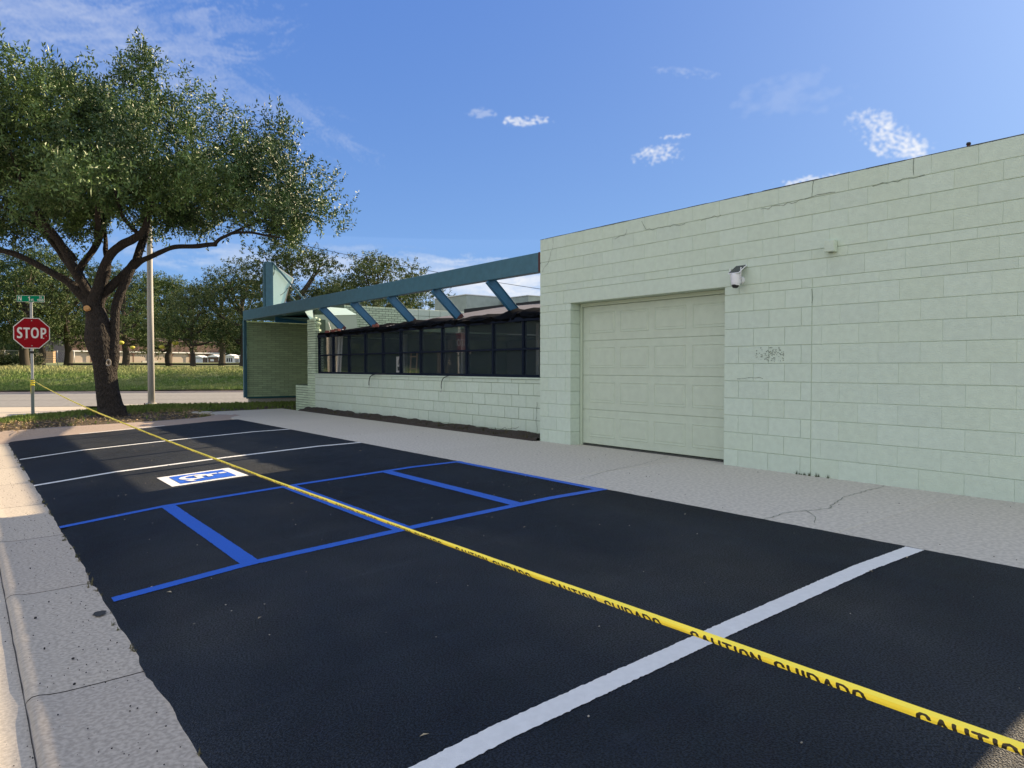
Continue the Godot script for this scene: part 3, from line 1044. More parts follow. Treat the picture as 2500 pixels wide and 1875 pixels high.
	for i in 46000:
		var n := 12.7 + pow(rng.randf(), 1.5) * 34.0
		var t := rng.randf_range(-34, 16)
		var q := st_xz(t, n)
		var crest := exp(-pow((n - 25.0 + 3.0 * noise.get_noise_1d(t * 4)) / 3.5, 2))
		var s := rng.randf_range(0.6, 1.3) * (1.0 + 1.0 * crest * clampf(0.6 - t * 0.04, 0.25, 1.4))
		tl.append(Transform3D(Basis(Vector3.UP, rng.randf() * TAU).scaled(Vector3(s, s, s)), Vector3(q.x, park_y(q.x, q.y) - 0.01, q.y)))
		var dry := clampf(crest * 0.65 + 0.45 * noise.get_noise_2d(q.x * 5, q.y * 5) + rng.randf() * 0.3, 0, 1)
		tc.append(Color(0.115, 0.185, 0.048).lerp(Color(0.37, 0.36, 0.17), dry) * rng.randf_range(0.75, 1.2))
	scatter(self, "bank_grass", tuft(7, 0.12, 0.13, 0.03), M.grass, tl, tc)

func build_garage() -> void:
	var g := thing("garage_building", "pale green painted concrete block building with a white paneled roll-up door", "building", Vector3(0, 0, 0))
	var x := WALL
	# cores behind the blocks
	for r in [[0.05, 3.54, -8.92, -8.21], [2.478, 3.54, -8.21, -5.38], [0.05, 3.54, -5.38, -1.06]]:
		box(g, "wall", M.mortar, Vector3(x + 0.007, r[0], r[2]), Vector3(x + 0.2, r[1], r[3]))
	box(g, "wall", M.block0, Vector3(x + 0.2, 0.05, -8.92), Vector3(16.0, 3.5, -8.72))
	box(g, "wall", M.block0, Vector3(x + 0.2, 0.05, -1.35), Vector3(16.0, 3.5, -1.15))
	box(g, "wall", M.block0, Vector3(15.8, 0.05, -8.72), Vector3(16.0, 3.5, -1.35))
	box(g, "roof", M.tar, Vector3(x + 0.2, 3.2, -8.72), Vector3(15.8, 3.3, -1.35))
	box(g, "floor", M.inside_floor, Vector3(x + 0.34, 0.1, -8.72), Vector3(15.8, 0.25, -1.35))
	var rows: Array = [0.24]
	for i in 10: rows.append(0.49 + 0.209 * i)
	rows.append_array([2.475, 2.68, 2.785, 2.985, 3.175, 3.36, 3.548])
	var keys := ["block0", "block1", "block2", "block0", "block4", "block5"]
	for i in rows.size() - 1:
		var y0: float = rows[i]
		var y1: float = rows[i + 1]
		var half := 0.0 if i % 2 else 0.203
		var segs: Array = []
		if y1 < 2.48: segs = [[-8.93, -8.2], [-5.39, -4.254], [-4.246, -1.14]]
		elif y1 < 2.7: segs = [[-8.93, -8.36], [-5.3, -1.14]]
		else: segs = [[-8.93, -1.14]]
		for s in segs:
			var sh: float = s[0] + half + (0.11 if s[0] > -5 else 0.0)
			course_x(g, "block", keys, x, y0, y1, [s], 0.406, sh, 0.007 if s[0] < -4.3 else 0.0055, 0.06, 0.001, [-8.93, -8.2, -5.39] if y1 < 2.48 else [-8.93], 0.5 if s[0] < -4.3 and y1 < 2.48 else 0.1)
	box(g, "lintel", M.block0, Vector3(x - 0.001, 2.478, -8.355), Vector3(x + 0.19, 2.676, -5.305), 0.005)
	# weathered block and old cracks
	for c in [[[3.36, 0.0, -8.62], [3.44, 0, -8.60], [3.54, 0, -8.61]], [[3.02, 0, -8.86], [3.10, 0, -8.82], [3.17, 0, -8.72], [3.36, 0, -8.63]], [[3.34, 0, -7.3], [3.36, 0, -7.05], [3.44, 0, -7.03]], [[3.50, 0, -6.75], [3.37, 0, -6.66], [3.36, 0, -6.45], [3.35, 0, -6.0]], [[3.34, 0, -5.75], [3.37, 0, -5.6], [3.37, 0, -5.45]],
		[[3.35, 0, -4.9], [3.36, 0, -4.4], [3.37, 0, -4.0]], [[3.55, 0, -4.25], [3.37, 0, -4.27]], [[3.36, 0, -3.6], [3.365, 0, -3.1]], [[3.55, 0, -3.2], [3.38, 0, -3.2]], [[1.34, 0, -5.2], [1.37, 0, -5.0], [1.36, 0, -4.85]], [[2.36, 0, -4.25], [2.2, 0, -4.25]]]:
		var pts: Array = []
		for q in c: pts.append(Vector3(x - 0.004, q[0], q[2]))
		put(g, "crack", crack(pts, 0.004, Vector3.LEFT), M.crack)
	var sp: Array = []
	for i in 120:
		var sc := rng.randf_range(0.5, 1.6)
		sp.append(Transform3D(Basis(Vector3.RIGHT, rng.randf() * TAU).scaled(Vector3(1, sc, sc * 1.4)), Vector3(x - 0.0022, 1.635 + clampf(rng.randfn() * 0.05, -0.085, 0.085), -4.76 + clampf(rng.randfn() * 0.10, -0.2, 0.17))))
	scatter(g, "scuff_marks", box_mesh(Vector3(0.001, 0.007, 0.007)), M.stained, sp)
	# uneven tar edge along the top
	var v := PackedVector3Array()
	var pz := -8.94
	while pz < -1.15:
		var nz := minf(pz + rng.randf_range(0.08, 0.3), -1.14)
		var h := 3.551 + rng.randf_range(0.0, 0.004)
		var o := x - rng.randf_range(-0.004, 0.006)
		quad(v, Vector3(o, 3.546, nz), Vector3(o, 3.546, pz), Vector3(o, h, pz), Vector3(o, h, nz))
		quad(v, Vector3(o, h, nz), Vector3(o, h, pz), Vector3(x + 0.22, h, pz), Vector3(x + 0.22, h, nz))
		pz = nz
	put(g, "roof_edge", tri_mesh(v), M.roof_edge)
	# roll-up door: four sections, four raised panels in each
	var dx := 7.672
	var d := Node3D.new()
	d.name = "garage_door"
	g.add_child(d)
	d.set_meta("label", "pale green roll-up door with four rows of raised panels")
	var z0 := -8.15
	var z1 := -5.37
	for i in 4:
		var y0 := 0.315 + 0.527 * i
		box(d, "door_section", M.door, Vector3(dx, y0 + 0.002, z0), Vector3(dx + 0.05, y0 + 0.525, z1), 0.006)
		var pw := (z1 - z0 - 0.16) / 4
		for j in 4:
			var a := z0 + 0.08 + pw * j + 0.055
			var b := z0 + 0.08 + pw * (j + 1) - 0.055
			# a pressed border (recessed groove look) and the raised field
			for e in [[a, b, y0 + 0.115, y0 + 0.127], [a, b, y0 + 0.415, y0 + 0.427], [a, a + 0.011, y0 + 0.127, y0 + 0.415], [b - 0.011, b, y0 + 0.127, y0 + 0.415]]:
				box(d, "panel_border", M.door, Vector3(dx - 0.006, e[2], e[0]), Vector3(dx + 0.01, e[3], e[1]), 0.004)
			box(d, "raised_panel", M.door, Vector3(dx - 0.004, y0 + 0.15, a + 0.035), Vector3(dx + 0.01, y0 + 0.392, b - 0.035), 0.004)
	box(d, "bottom_seal", M.seal, Vector3(dx + 0.004, 0.285, z0), Vector3(dx + 0.045, 0.305, z1), 0.004)
	box(g, "door_trim", M.door_trim, Vector3(dx - 0.025, 0.28, -8.20), Vector3(dx + 0.06, 2.43, z0 - 0.004), 0.004)
	box(g, "door_trim", M.door_trim, Vector3(dx - 0.025, 0.28, z1 + 0.004), Vector3(dx + 0.06, 2.43, -5.32), 0.004)
	box(g, "door_trim", M.door_trim, Vector3(dx - 0.022, 2.425, -8.20), Vector3(dx + 0.06, 2.477, -5.38), 0.004)
	box(g, "door_backing", M.door, Vector3(dx + 0.012, 0.32, -8.14), Vector3(dx + 0.06, 2.42, -5.38))
	box(g, "door_sill", M.concrete, Vector3(x + 0.07, 0.1, -8.2), Vector3(x + 0.34, 0.283, -5.385))

func build_shop() -> void:
	var s := thing("shop_building", "low green block shop with a long dark window band and torn roof edge", "building")
	var x := 7.70
	box(s, "wall", M.mortar_low, Vector3(x + 0.008, 0.05, -19.39), Vector3(x + 0.2, 1.284, -8.95))
	var keys := ["block0", "block3", "block1", "block4", "block5"]
	var rows := [0.17, 0.375, 0.585, 0.795, 1.005, 1.21, 1.285]
	for i in 6:
		course_x(s, "block", keys, x, rows[i], rows[i + 1], [[-18.87, -8.95]], 0.406, -9.0 + (0.203 if i % 2 else 0.0), 0.011, 0.06, 0.003)
	box(s, "window_sill", M.block2, Vector3(x - 0.02, 1.285, -18.87), Vector3(x + 0.24, 1.312, -8.95), 0.004)
	for c in [[[0.45, -9.8], [0.36, -10.4], [0.33, -11.2]], [[0.9, -9.3], [0.6, -9.32], [0.4, -9.3]]]:
		var pts: Array = []
		for q in c: pts.append(Vector3(x - 0.004, q[0], q[1]))
		put(s, "crack", crack(pts, 0.007, Vector3.LEFT), M.crack)
	# brick pier at the far end and the low planter wall past it
	var bk := ["brick0", "brick1", "brick2", "brick3"]
	box(s, "pier", M.mortar_dark, Vector3(x + 0.009, 0.05, -19.39), Vector3(x + 0.32, 2.80, -18.882))
	box(s, "planter_wall", M.mortar_dark, Vector3(x + 0.009, 0.05, -20.29), Vector3(x + 0.32, 0.985, -19.395))
	for i in 38:
		var y0 := 0.22 + 0.0683 * i
		course_x(s, "brick", bk, x, y0, y0 + 0.0683, [[-19.4, -18.88]], 0.26, -19.4 + (0.13 if i % 2 else 0.0), 0.014, 0.05, 0.005)
		if y0 > 1.3 and i < 37: course_z(s, "brick", bk, -18.872, y0, y0 + 0.0683, x + 0.05, x + 0.15, 0.2, 0, 0.012, 0.05)
		if y0 < 0.96: course_x(s, "brick", bk, x, y0, y0 + 0.0683, [[-20.3, -19.4]], 0.21, -20.3 + (0.105 if i % 2 else 0.0), 0.013, 0.05, 0.004)
	for b in [[2.83, -19.2, 0.2], [2.80, -18.93, 0.16], [2.69, -18.86, 0.14], [2.5, -18.85, 0.12]]:
		put(s, "broken_brick", box_mesh(Vector3(0.1, 0.055, b[2]), 0.008), M.brick2, Vector3(x + 0.1, b[0], b[1]), Basis.from_euler(Vector3(rng.randfn() * 0.2, rng.randf(), rng.randfn() * 0.2)))
	# window band: eleven bays, two rows of panes
	var wx := 7.82
	var mz := [-18.86, -17.92, -16.95, -16.02, -15.1, -14.25, -13.36, -12.49, -11.6, -10.72, -9.82, -8.95]
	var yb := 1.312
	var yt := 2.335
	var ym := 1.81
	var fr := box(s, "window_frame", M.frame, Vector3(wx - 0.03, yb, -18.87), Vector3(wx + 0.05, yb + 0.05, -8.95), 0.004)
	fr.set_meta("label", "long dark steel window frame of eleven bays")
	var inv := -fr.position
	for i in mz.size():
		var o := box(fr, "mullion", M.frame, Vector3(wx - 0.025, yb + 0.05, mz[i] - 0.026), Vector3(wx + 0.05, yt - 0.04, mz[i] + 0.026), 0.004)
		o.position += inv
	for i in mz.size() - 1:
		var o := box(fr, "transom", M.frame, Vector3(wx - 0.028, ym - 0.018, mz[i] + 0.026), Vector3(wx + 0.04, ym + 0.018, mz[i + 1] - 0.026), 0.004)
		o.position += inv
		for r in [[yb + 0.05, ym - 0.018], [ym + 0.018, yt - 0.04]]:
			var c := Vector3(wx + 0.012, (r[0] + r[1]) / 2, (mz[i] + mz[i + 1]) / 2)
			put(fr, "pane", box_mesh(Vector3(0.006, r[1] - r[0], mz[i + 1] - mz[i] - 0.052)), M.glass, c + inv, Basis.from_euler(Vector3(0, rng.randfn() * 0.008, rng.randfn() * 0.006)))
	var hd := box(fr, "head_rail", M.frame, Vector3(wx - 0.05, yt - 0.04, -18.87), Vector3(wx + 0.08, yt + 0.03, -8.95), 0.004)
	hd.position += inv
	box(s, "eave_board", M.membrane, Vector3(wx - 0.035, yt + 0.032, -18.9), Vector3(wx + 0.16, yt + 0.09, -8.95), 0.006)
	# torn roofing felt hanging in waves over the eave
	var felt := sheet(steps(0, 9.3, 190), PackedFloat32Array([0, 1, 2, 3, 4, 5]), func(u: float, w: float) -> Vector3:
		var z := -8.97 - u
		var k := noise.get_noise_1d(u * 26) * 0.5 + 0.5
		var k2 := noise.get_noise_1d(u * 60 + 70)
		var fall := 0.14 + 0.06 * k2
		var lift := 0.03 + 0.12 * pow(k, 1.6) + 0.03 * noise.get_noise_1d(u * 90 + 9) - 0.014 * maxf(0, u - 6.6)
		var px: float = [wx - 0.045, wx - 0.08, wx - 0.05, wx + 0.07, wx + 0.26, wx + 0.55][int(w + 0.5)]
		var py: float = [yt + 0.06 - fall * 0.6, yt + 0.03, yt + 0.05 + lift * 0.35, yt + 0.075 + lift * 0.7, yt + 0.10 + lift, yt + 0.17 + lift * 0.4][int(w + 0.5)]
		return Vector3(px + 0.06 * noise.get_noise_2d(u * 40, w * 30) + 0.02 * k2, py + 0.03 * noise.get_noise_2d(u * 50 + 30, w * 25), z))
	put(s, "roofing_felt", felt, M.membrane)
	for b in [[-17.75, 2.44, 0.19], [-17.45, 2.45, 0.17], [-18.1, 2.43, 0.12], [-15.3, 2.46, 0.18]]:
		put(s, "red_brick", box_mesh(Vector3(0.09, 0.06, b[2]), 0.006), M.red_brick, Vector3(wx - 0.09, b[1], b[0]), Basis.from_euler(Vector3(rng.randfn() * 0.08, rng.randfn() * 0.15, 0)))
	# roofs
	var rf := sheet(steps(-8.95, -16.6, 96), PackedFloat32Array([7.9, 8.3, 9.0, 10.1, 11.15]), func(z: float, xx: float) -> Vector3:
		return Vector3(xx, 2.44 + (xx - 7.9) * 0.185 + 0.012 * sin(z * 42) + 0.03 * noise.get_noise_2d(xx * 12, z * 12) - 0.1 * smoothstep(-14.6, -16.6, z), z))
	put(s, "roof", rf, M.roof)
	box(s, "roof", M.tar, Vector3(7.9, 2.36, -19.5), Vector3(15.0, 2.43, -16.55))
	box(s, "roof", M.tar, Vector3(11.1, 2.92, -16.6), Vector3(15.0, 3.1, -8.95))
	box(s, "roof_step", M.inside, Vector3(11.1, 2.46, -16.62), Vector3(15.0, 2.9, -16.56))
	# inside
	box(s, "floor", M.inside_floor, Vector3(7.9, 0.15, -19.4), Vector3(15.0, 0.3, -8.95))
	box(s, "wall", M.inside, Vector3(14.8, 0.3, -19.5), Vector3(15.0, 2.9, -8.95))
	box(s, "partition", M.inside, Vector3(11.2, 0.3, -13.4), Vector3(14.8, 2.38, -13.3))
	for q in [[9.4, -17.0], [9.4, -14.2], [9.4, -11.4]]:
		box(s, "column", M.galv, Vector3(q[0], 0.3, q[1]), Vector3(q[0] + 0.09, 2.39, q[1] + 0.09), 0.004)
	box(s, "counter", M.inside, Vector3(9.9, 0.3, -16.2), Vector3(10.6, 1.25, -14.6), 0.01)
	# end wall with a brick parapet showing above the eave
	box(s, "wall", M.mortar_dark, Vector3(8.03, 0.1, -19.72), Vector3(15.0, 3.29, -19.51))
	for i in 14:
		var y0 := 2.34 + 0.0683 * i
		course_z(s, "brick", bk, -19.5, y0, y0 + 0.0683, 8.85, 10.92, 0.21, 0.105 if i % 2 else 0.0, 0.012, 0.05)
	for i in 8:
		box(s, "block", M["block%d" % (i % 6)], Vector3(10.92 + 0.4 * i, 3.085, -19.53), Vector3(11.31 + 0.4 * i, 3.285, -19.48), 0.006)
		box(s, "block", M["block%d" % ((i + 2) % 6)], Vector3(10.92 + 0.4 * i, 2.875, -19.53), Vector3(11.31 + 0.4 * i, 3.075, -19.48), 0.006)
	# bent sheet metal left hanging between the pier and the parapet
	var v := PackedVector3Array()
	quad(v, Vector3(7.83, 2.38, -19.2), Vector3(7.83, 2.95, -19.2), Vector3(9.05, 3.0, -19.12), Vector3(9.08, 2.62, -19.1))
	v.append_array(PackedVector3Array([Vector3(7.83, 2.38, -19.2), Vector3(9.08, 2.62, -19.1), Vector3(8.9, 2.46, -19.14)]))
	put(s, "torn_sheet", tri_mesh(v), M.mint_dull)
	v = PackedVector3Array([Vector3(8.12, 2.94, -19.16), Vector3(8.08, 3.2, -19.3), Vector3(8.82, 3.18, -19.3), Vector3(8.12, 2.94, -19.16), Vector3(8.82, 3.18, -19.3), Vector3(9.06, 3.0, -19.1), Vector3(7.6, 3.03, -19.3), Vector3(7.83, 3.1, -19.34), Vector3(7.85, 2.6, -19.22)])
	put(s, "torn_sheet", tri_mesh(v), M.mint)
	bar(s, "batten", M.white, Vector3(8.28, 2.42, -19.05), Vector3(8.2, 2.75, -19.1), 0.05, 0.015)
	# raised sheet-metal screens on the roof
	var rb := thing("rooftop_screen", "long grey-green sheet metal box on the shop roof under the trees", "rooftop unit", Vector3(14.1, 3.0, -21.6), 0)
	box(rb, "cladding", M.sheet_metal, Vector3(-0.9, -0.1, 0), Vector3(1.5, 0.86, 2.0), 0.01)
	box(rb, "cap", M.white, Vector3(-0.92, 0.862, -0.02), Vector3(1.52, 0.89, 2.02))
	put(rb, "patch", prism(PackedVector2Array([Vector2(-0.35, 0), Vector2(0.1, 0.42), Vector2(0.4, 0.1)]), 0.01), M.white, Vector3(0.35, 0.1, 2.007))
	var rc := thing("rooftop_screen", "smaller grey sheet metal box with two vents behind the last rafter", "rooftop unit", Vector3(15.0, 2.9, -19.5), 0)
	box(rc, "cladding", M.sheet_metal, Vector3(-0.4, 0, 0), Vector3(1.3, 0.9, 1.4), 0.01)
	box(rc, "cap", M.white, Vector3(-0.42, 0.902, -0.02), Vector3(1.32, 0.925, 1.42))
	for k in 2: box(rc, "vent", M.black, Vector3(0.0 + 0.16 * k, 0.55, 1.4), Vector3(0.11 + 0.16 * k, 0.62, 1.408))

func build_canopy() -> void:
	var c := thing("canopy_frame", "blue steel canopy frame with one long beam and slanted rafters", "canopy frame")
	var b := box(c, "beam", M.blue_steel, Vector3(7.455, 3.04, -24.36), Vector3(7.60, 3.355, -8.99), 0.006)
	b.set_meta("label", "long blue beam running from the garage corner")
	box(c, "rusty_beam_end", M.rust, Vector3(7.456, 3.045, -8.99), Vector3(7.602, 3.36, -8.935), 0.004)
	var z := -10.41
	for i in 5:
		var a := Vector3(7.50, 3.06, z)
		var e := Vector3(8.14, 2.47, z)
		# a channel: web between two flanges
		var r := bar(c, "rafter", M.blue_rafter, a, e, 0.05, 0.15, 0.003)
		for sd in [-1, 1]:
			var f := bar(r, "flange", M.blue_rafter, Vector3.ZERO, Vector3(0, 0, 0.87), 0.085, 0.012, 0.002)
			f.transform = Transform3D(Basis.IDENTITY, Vector3(0, 0.08 * sd, 0))
		var ft := box(r, "rusty_foot", M.rust, Vector3(-0.045, -0.088, 0.34), Vector3(0.045, 0.089, 0.42), 0.01)
		ft.position.z += 0.0
		z -= 1.88
	# porch roof at the far end, with a gap that lets the sky through
	box(c, "soffit", M.teal, Vector3(7.80, 3.06, -24.36), Vector3(10.4, 3.16, -19.74), 0.004)
	box(c, "soffit", M.teal, Vector3(7.604, 3.06, -21.12), Vector3(7.797, 3.16, -19.45), 0.004)
	box(c, "soffit", M.teal, Vector3(7.604, 3.06, -24.36), Vector3(7.797, 3.16, -21.62), 0.004)
	for k in 5: box(c, "white_bar", M.white, Vector3(7.61 + 0.02, 3.075, -21.60 + 0.1 * k), Vector3(7.79, 3.10, -21.55 + 0.1 * k))  # white bars lying across the gap
	box(c, "header", M.blue_rafter, Vector3(7.80, 2.88, -22.3), Vector3(9.4, 3.055, -22.26), 0.004)
	put(c, "sagging_panel", box_mesh(Vector3(1.0, 0.02, 2.2), 0.004), M.teal, Vector3(8.5, 2.93, -21.3), Basis.from_euler(Vector3(0.06, 0.1, -0.10)))
	box(c, "post", M.blue_steel, Vector3(7.455, 0.47, -24.40), Vector3(7.56, 3.035, -24.30), 0.006)
	# tall brick screen wall under its far end
	var w := thing("screen_wall", "tall shaded green brick wall under the blue canopy's far end", "wall")
	box(w, "core", M.wing_mortar, Vector3(7.565, 0.47, -24.62), Vector3(13.0, 3.03, -24.412))
	box(w, "plinth", M.concrete_b, Vector3(7.66, 0.0, -24.60), Vector3(13.0, 0.465, -24.47), 0.006)
	box(w, "base_trim", M.teal, Vector3(7.565, 0.43, -24.47), Vector3(10.2, 0.485, -24.385), 0.004)
	var keys := ["wing0", "wing1", "wing2", "wing3"]
	for i in 37:
		var y0 := 0.487 + 0.0683 * i
		course_z(w, "brick", keys, -24.40 + (0.02 if i > 27 else 0.0), y0, y0 + 0.0683, 7.575, 9.96, 0.30, 0.15 if i % 2 else 0.0, 0.009, 0.05)
	box(w, "back_wall", M.inside, Vector3(10.2, 0.1, -24.4), Vector3(10.4, 3.05, -19.6))
	# rooftop sign fin with a torn mint panel
	var s := thing("rooftop_sign", "blue upright sign fin with torn mint panel above the canopy", "sign", Vector3(7.68, 3.16, -22.5))
	box(s, "post", M.blue_steel, Vector3(-0.12, 0, -0.09), Vector3(0.12, 1.62, 0.09), 0.006)
	box(s, "side_plate", M.blue_steel, Vector3(-0.16, 0.04, -0.06), Vector3(-0.122, 1.56, 0.05), 0.004)
	var v := PackedVector3Array()
	var A := Vector3(0.13, 1.55, 0.06)
	var B := Vector3(0.80, 1.17, -0.02)
	var C := Vector3(0.66, 0.90, 0.0)
	var D := Vector3(0.40, 0.0, 0.03)
	var E2 := Vector3(0.13, 0.0, 0.06)
	v.append_array(PackedVector3Array([A, B, C, A, C, D, A, D, E2]))
	put(s, "panel", tri_mesh(v), M.mint)
	bar(s, "panel_edge", M.white, A, B, 0.02, 0.03)
	bar(s, "panel_edge", M.white, B + Vector3(0.01, 0, 0), C + Vector3(0.03, 0, 0), 0.02, 0.03)
	bar(s, "panel_edge", M.knot, C, D, 0.02, 0.03)
	put(s, "panel_tear", crack([Vector3(0.36, 0.6, 0.045), Vector3(0.5, 0.72, 0.03), Vector3(0.63, 0.85, 0.012)], 0.012, Vector3(-0.2, 0, 0.97)), M.tar)
	put(s, "panel_tear", crack([Vector3(0.14, 1.2, 0.075), Vector3(0.16, 1.38, 0.08), Vector3(0.17, 1.48, 0.08)], 0.016, Vector3(-0.2, 0, 0.97)), M.tar)
	bar(s, "brace", M.blue_steel, Vector3(0.1, 1.60, 0.1), Vector3(1.55, 0.02, 0.12), 0.05, 0.05, 0.004)
	bar(s, "brace", M.blue_steel, Vector3(0.75, 0.62, -0.12), Vector3(1.3, 0.02, -0.1), 0.04, 0.04, 0.004)

func build_corner() -> void:
	# stop sign with the street name blade
	var s := thing("stop_sign", "red octagonal STOP sign with a green N 1st St blade on its post", "stop sign", Vector3(1.41, 0.25, -21.5), 0)
	var y0 := -0.25
	box(s, "post", M.galv, Vector3(-0.03, -0.2, -0.03), Vector3(0.03, 2.52, 0.03), 0.006)
	box(s, "post_sleeve", M.post_green, Vector3(-0.036, -0.2, -0.036), Vector3(0.036, 0.95, 0.036), 0.004)
	box(s, "bracket", M.galv, Vector3(-0.028, 2.52, -0.028), Vector3(0.028, 2.86, 0.028), 0.006)
	var oct := PackedVector2Array()
	var oct2 := PackedVector2Array()
	for k in 8:
		var a := TAU * (k + 0.5) / 8
		oct.append(Vector2(cos(a), sin(a)) * 0.4124)
		oct2.append(Vector2(cos(a), sin(a)) * 0.391)
	var yc := 2.335 + y0
	var sp := put(s, "sign_panel", prism(oct, 0.004), M.sign_white, Vector3(0, yc, 0.04), Basis(Vector3.UP, deg_to_rad(-4)))
	sp.set_meta("label", "red octagonal sign reading STOP")
	put(sp, "red_face", prism(oct2, 0.003), M.sign_red, Vector3(0, 0, 0.0025))
	var t := put(sp, "lettering", text_mesh("STOP", 0.365, 700), M.sign_white, Vector3(0, 0, 0.005))
	t.scale = Vector3(0.71, 1.0, 1)
	for yy in [-0.31, 0.31]:
		var bolt := CylinderMesh.new()
		bolt.top_radius = 0.012
		bolt.bottom_radius = 0.012
		bolt.height = 0.008
		put(sp, "bolt", bolt, M.galv, Vector3(0, yy, 0.007), Basis.from_euler(Vector3(PI / 2, 0, 0)))
	for q in [[0.245, -0.125, 0.03, 0.014, 0.7], [0.30, -0.06, 0.02, 0.012, -0.6], [-0.12, -0.145, 0.02, 0.006, 0.9], [-0.145, -0.15, 0.016, 0.006, 0.9]]:
		put(sp, "scratch", box_mesh(Vector3(q[2], q[3], 0.001)), M.sign_white, Vector3(q[0], q[1], 0.0062), Basis(Vector3(0, 0, 1), q[4]))
	box(s, "bracket_strap", M.black, Vector3(-0.04, 1.58, -0.04), Vector3(0.04, 1.64, 0.034))
	var bl := put(s, "street_name_blade", box_mesh(Vector3(0.61, 0.165, 0.004), 0.001), M.sign_white, Vector3(-0.01, 2.945, 0), Basis(Vector3.UP, deg_to_rad(-24)))
	bl.set_meta("label", "green street name blade reading N 1st St 1900")
	put(bl, "green_face", box_mesh(Vector3(0.595, 0.15, 0.003)), M.sign_green, Vector3(0, 0, 0.0025))
	for w in [["N", 0.145, -0.235, 0.0, 0.85], ["1", 0.145, -0.03, 0.0, 0.85], ["st", 0.08, 0.035, -0.024, 0.9], ["St", 0.075, 0.225, 0.035, 0.9], ["1900", 0.08, 0.215, -0.034, 0.8]]:
		var tm := put(bl, "lettering", text_mesh(w[0], w[1], 700), M.sign_white, Vector3(w[2], w[3], 0.0045))
		tm.scale = Vector3(w[4], 1, 1)
	box(s, "blade_clamp", M.galv, Vector3(-0.05, 2.84, -0.02), Vector3(0.05, 2.865, 0.02), 0.003)

	var l := thing("lamp_post", "tall grey concrete street lamp pole behind the oak trunk", "lamp post", Vector3(4.78, 0.25, -25.0))
	put(l, "pole", tube(PackedVector3Array([Vector3(0, 0, 0), Vector3(0, 3, 0), Vector3(0.0, 5.5, 0), Vector3(0, 7.4, 0)]), PackedFloat32Array([0.105, 0.092, 0.080, 0.072]), 8), M.pole)
	var bs := CylinderMesh.new()
	bs.top_radius = 0.15
	bs.bottom_radius = 0.21
	bs.height = 0.1
	put(l, "base_flange", bs, M.pole, Vector3(0, 0.05, 0))
	for k in 4: put(l, "bolt", box_mesh(Vector3(0.04, 0.09, 0.04), 0.008), M.rust, Vector3(cos(k * PI / 2 + 0.6), 0, sin(k * PI / 2 + 0.6)) * 0.21 + Vector3(0, 0.05, 0))
	put(l, "arm", tube(smooth_path([Vector3(0, 7.2, 0), Vector3(0.2, 7.5, -0.4), Vector3(0.4, 7.6, -0.9)], 4), PackedFloat32Array([0.045, 0.045, 0.04, 0.04, 0.04, 0.04, 0.035, 0.035, 0.035]), 8), M.galv)
	put(l, "lamp_head", box_mesh(Vector3(0.25, 0.13, 0.6), 0.05), M.galv, Vector3(0.5, 7.6, -1.1), Basis(Vector3.UP, 0.43))

	var lid := CylinderMesh.new()
	lid.top_radius = 0.26
	lid.bottom_radius = 0.28
	lid.height = 0.06
	tag(put(self, "meter_cover", lid, M.concrete_b, Vector3(5.05, 0.27, -20.1)), "round flat concrete utility lid in the verge beside the apron corner", "utility cover")

func build_tape() -> void:
	var x := 1.41
	var yf := func(z: float) -> float: return 0.845 + 0.00099 * (z + 3.4) * (z + 3.4)
	var tt := tape_texture()
	var m := StandardMaterial3D.new()
	m.albedo_texture = tt
	m.roughness = 0.32
	m.metallic_specular = 0.5
	m.cull_mode = BaseMaterial3D.CULL_DISABLED
	m.texture_repeat = true
	m.backlight_enabled = true
	m.backlight = Color(0.35, 0.3, 0.05)
	var v := PackedVector3Array()
	var uv := PackedVector2Array()
	var period := 0.525
	var z := -21.44
	var prev: Array = []
	while z < 5.2:
		var tilt := deg_to_rad(lerpf(-14, -36, smoothstep(-0.6, -2.7, z)) + 19.0 * smoothstep(-5, -12, z) + 6.0 * noise.get_noise_1d(z * 14))
		var up := Vector3(sin(tilt), cos(tilt), 0)
		var c := Vector3(x + 0.006 * noise.get_noise_1d(z * 9), yf.call(z), z)
		var row: Array = []
		var u := (z + 2.70) / period
		# slight crease along the strip
		for k in 4:
			var f := k / 3.0
			row.append([c + up * (0.0115 - 0.023 * f) + Vector3([0.006, -0.002, -0.003, 0.0][k] + 0.0015 * noise.get_noise_2d(z * 60, f * 40), 0, 0), Vector2(u, f)])
		if prev.size():
			for k in 3:
				for q in [prev[k], row[k], row[k + 1], prev[k], row[k + 1], prev[k + 1]]:
					v.append(q[0])
					uv.append(q[1])
		prev = row
		z += 0.06
	var t := thing("caution_tape", "yellow CAUTION CUIDADO tape stretched from the stop sign post across the lot", "tape")
	put(t, "strip", tri_mesh(v, false, PackedColorArray(), uv), m)
	var ym: float = yf.call(-21.44)
	var plain := mat(0.80, 0.66, 0.03, 0.35)
	for k in 3: put(t, "wrap", box_mesh(Vector3(0.086, 0.04, 0.086), 0.01), plain, Vector3(x, ym - 0.02 - 0.05 * k, -21.5), Basis.from_euler(Vector3(rng.randfn() * 0.1, 0, rng.randfn() * 0.15)))
	bar(t, "loose_end", plain, Vector3(x - 0.04, ym - 0.12, -21.45), Vector3(x - 0.05, ym - 0.34, -21.45), 0.03, 0.003)
	# what the near end is tied to, outside the picture
	var p := thing("tape_stake", "thin green metal stake holding the near end of the yellow tape", "stake", Vector3(1.41, 0.05, 5.2))
	box(p, "shaft", M.post_green, Vector3(-0.02, -0.1, -0.02), Vector3(0.02, 1.1, 0.02), 0.004)
	box(p, "anchor_plate", M.post_green, Vector3(-0.07, -0.05, -0.024), Vector3(0.07, 0.1, -0.02))

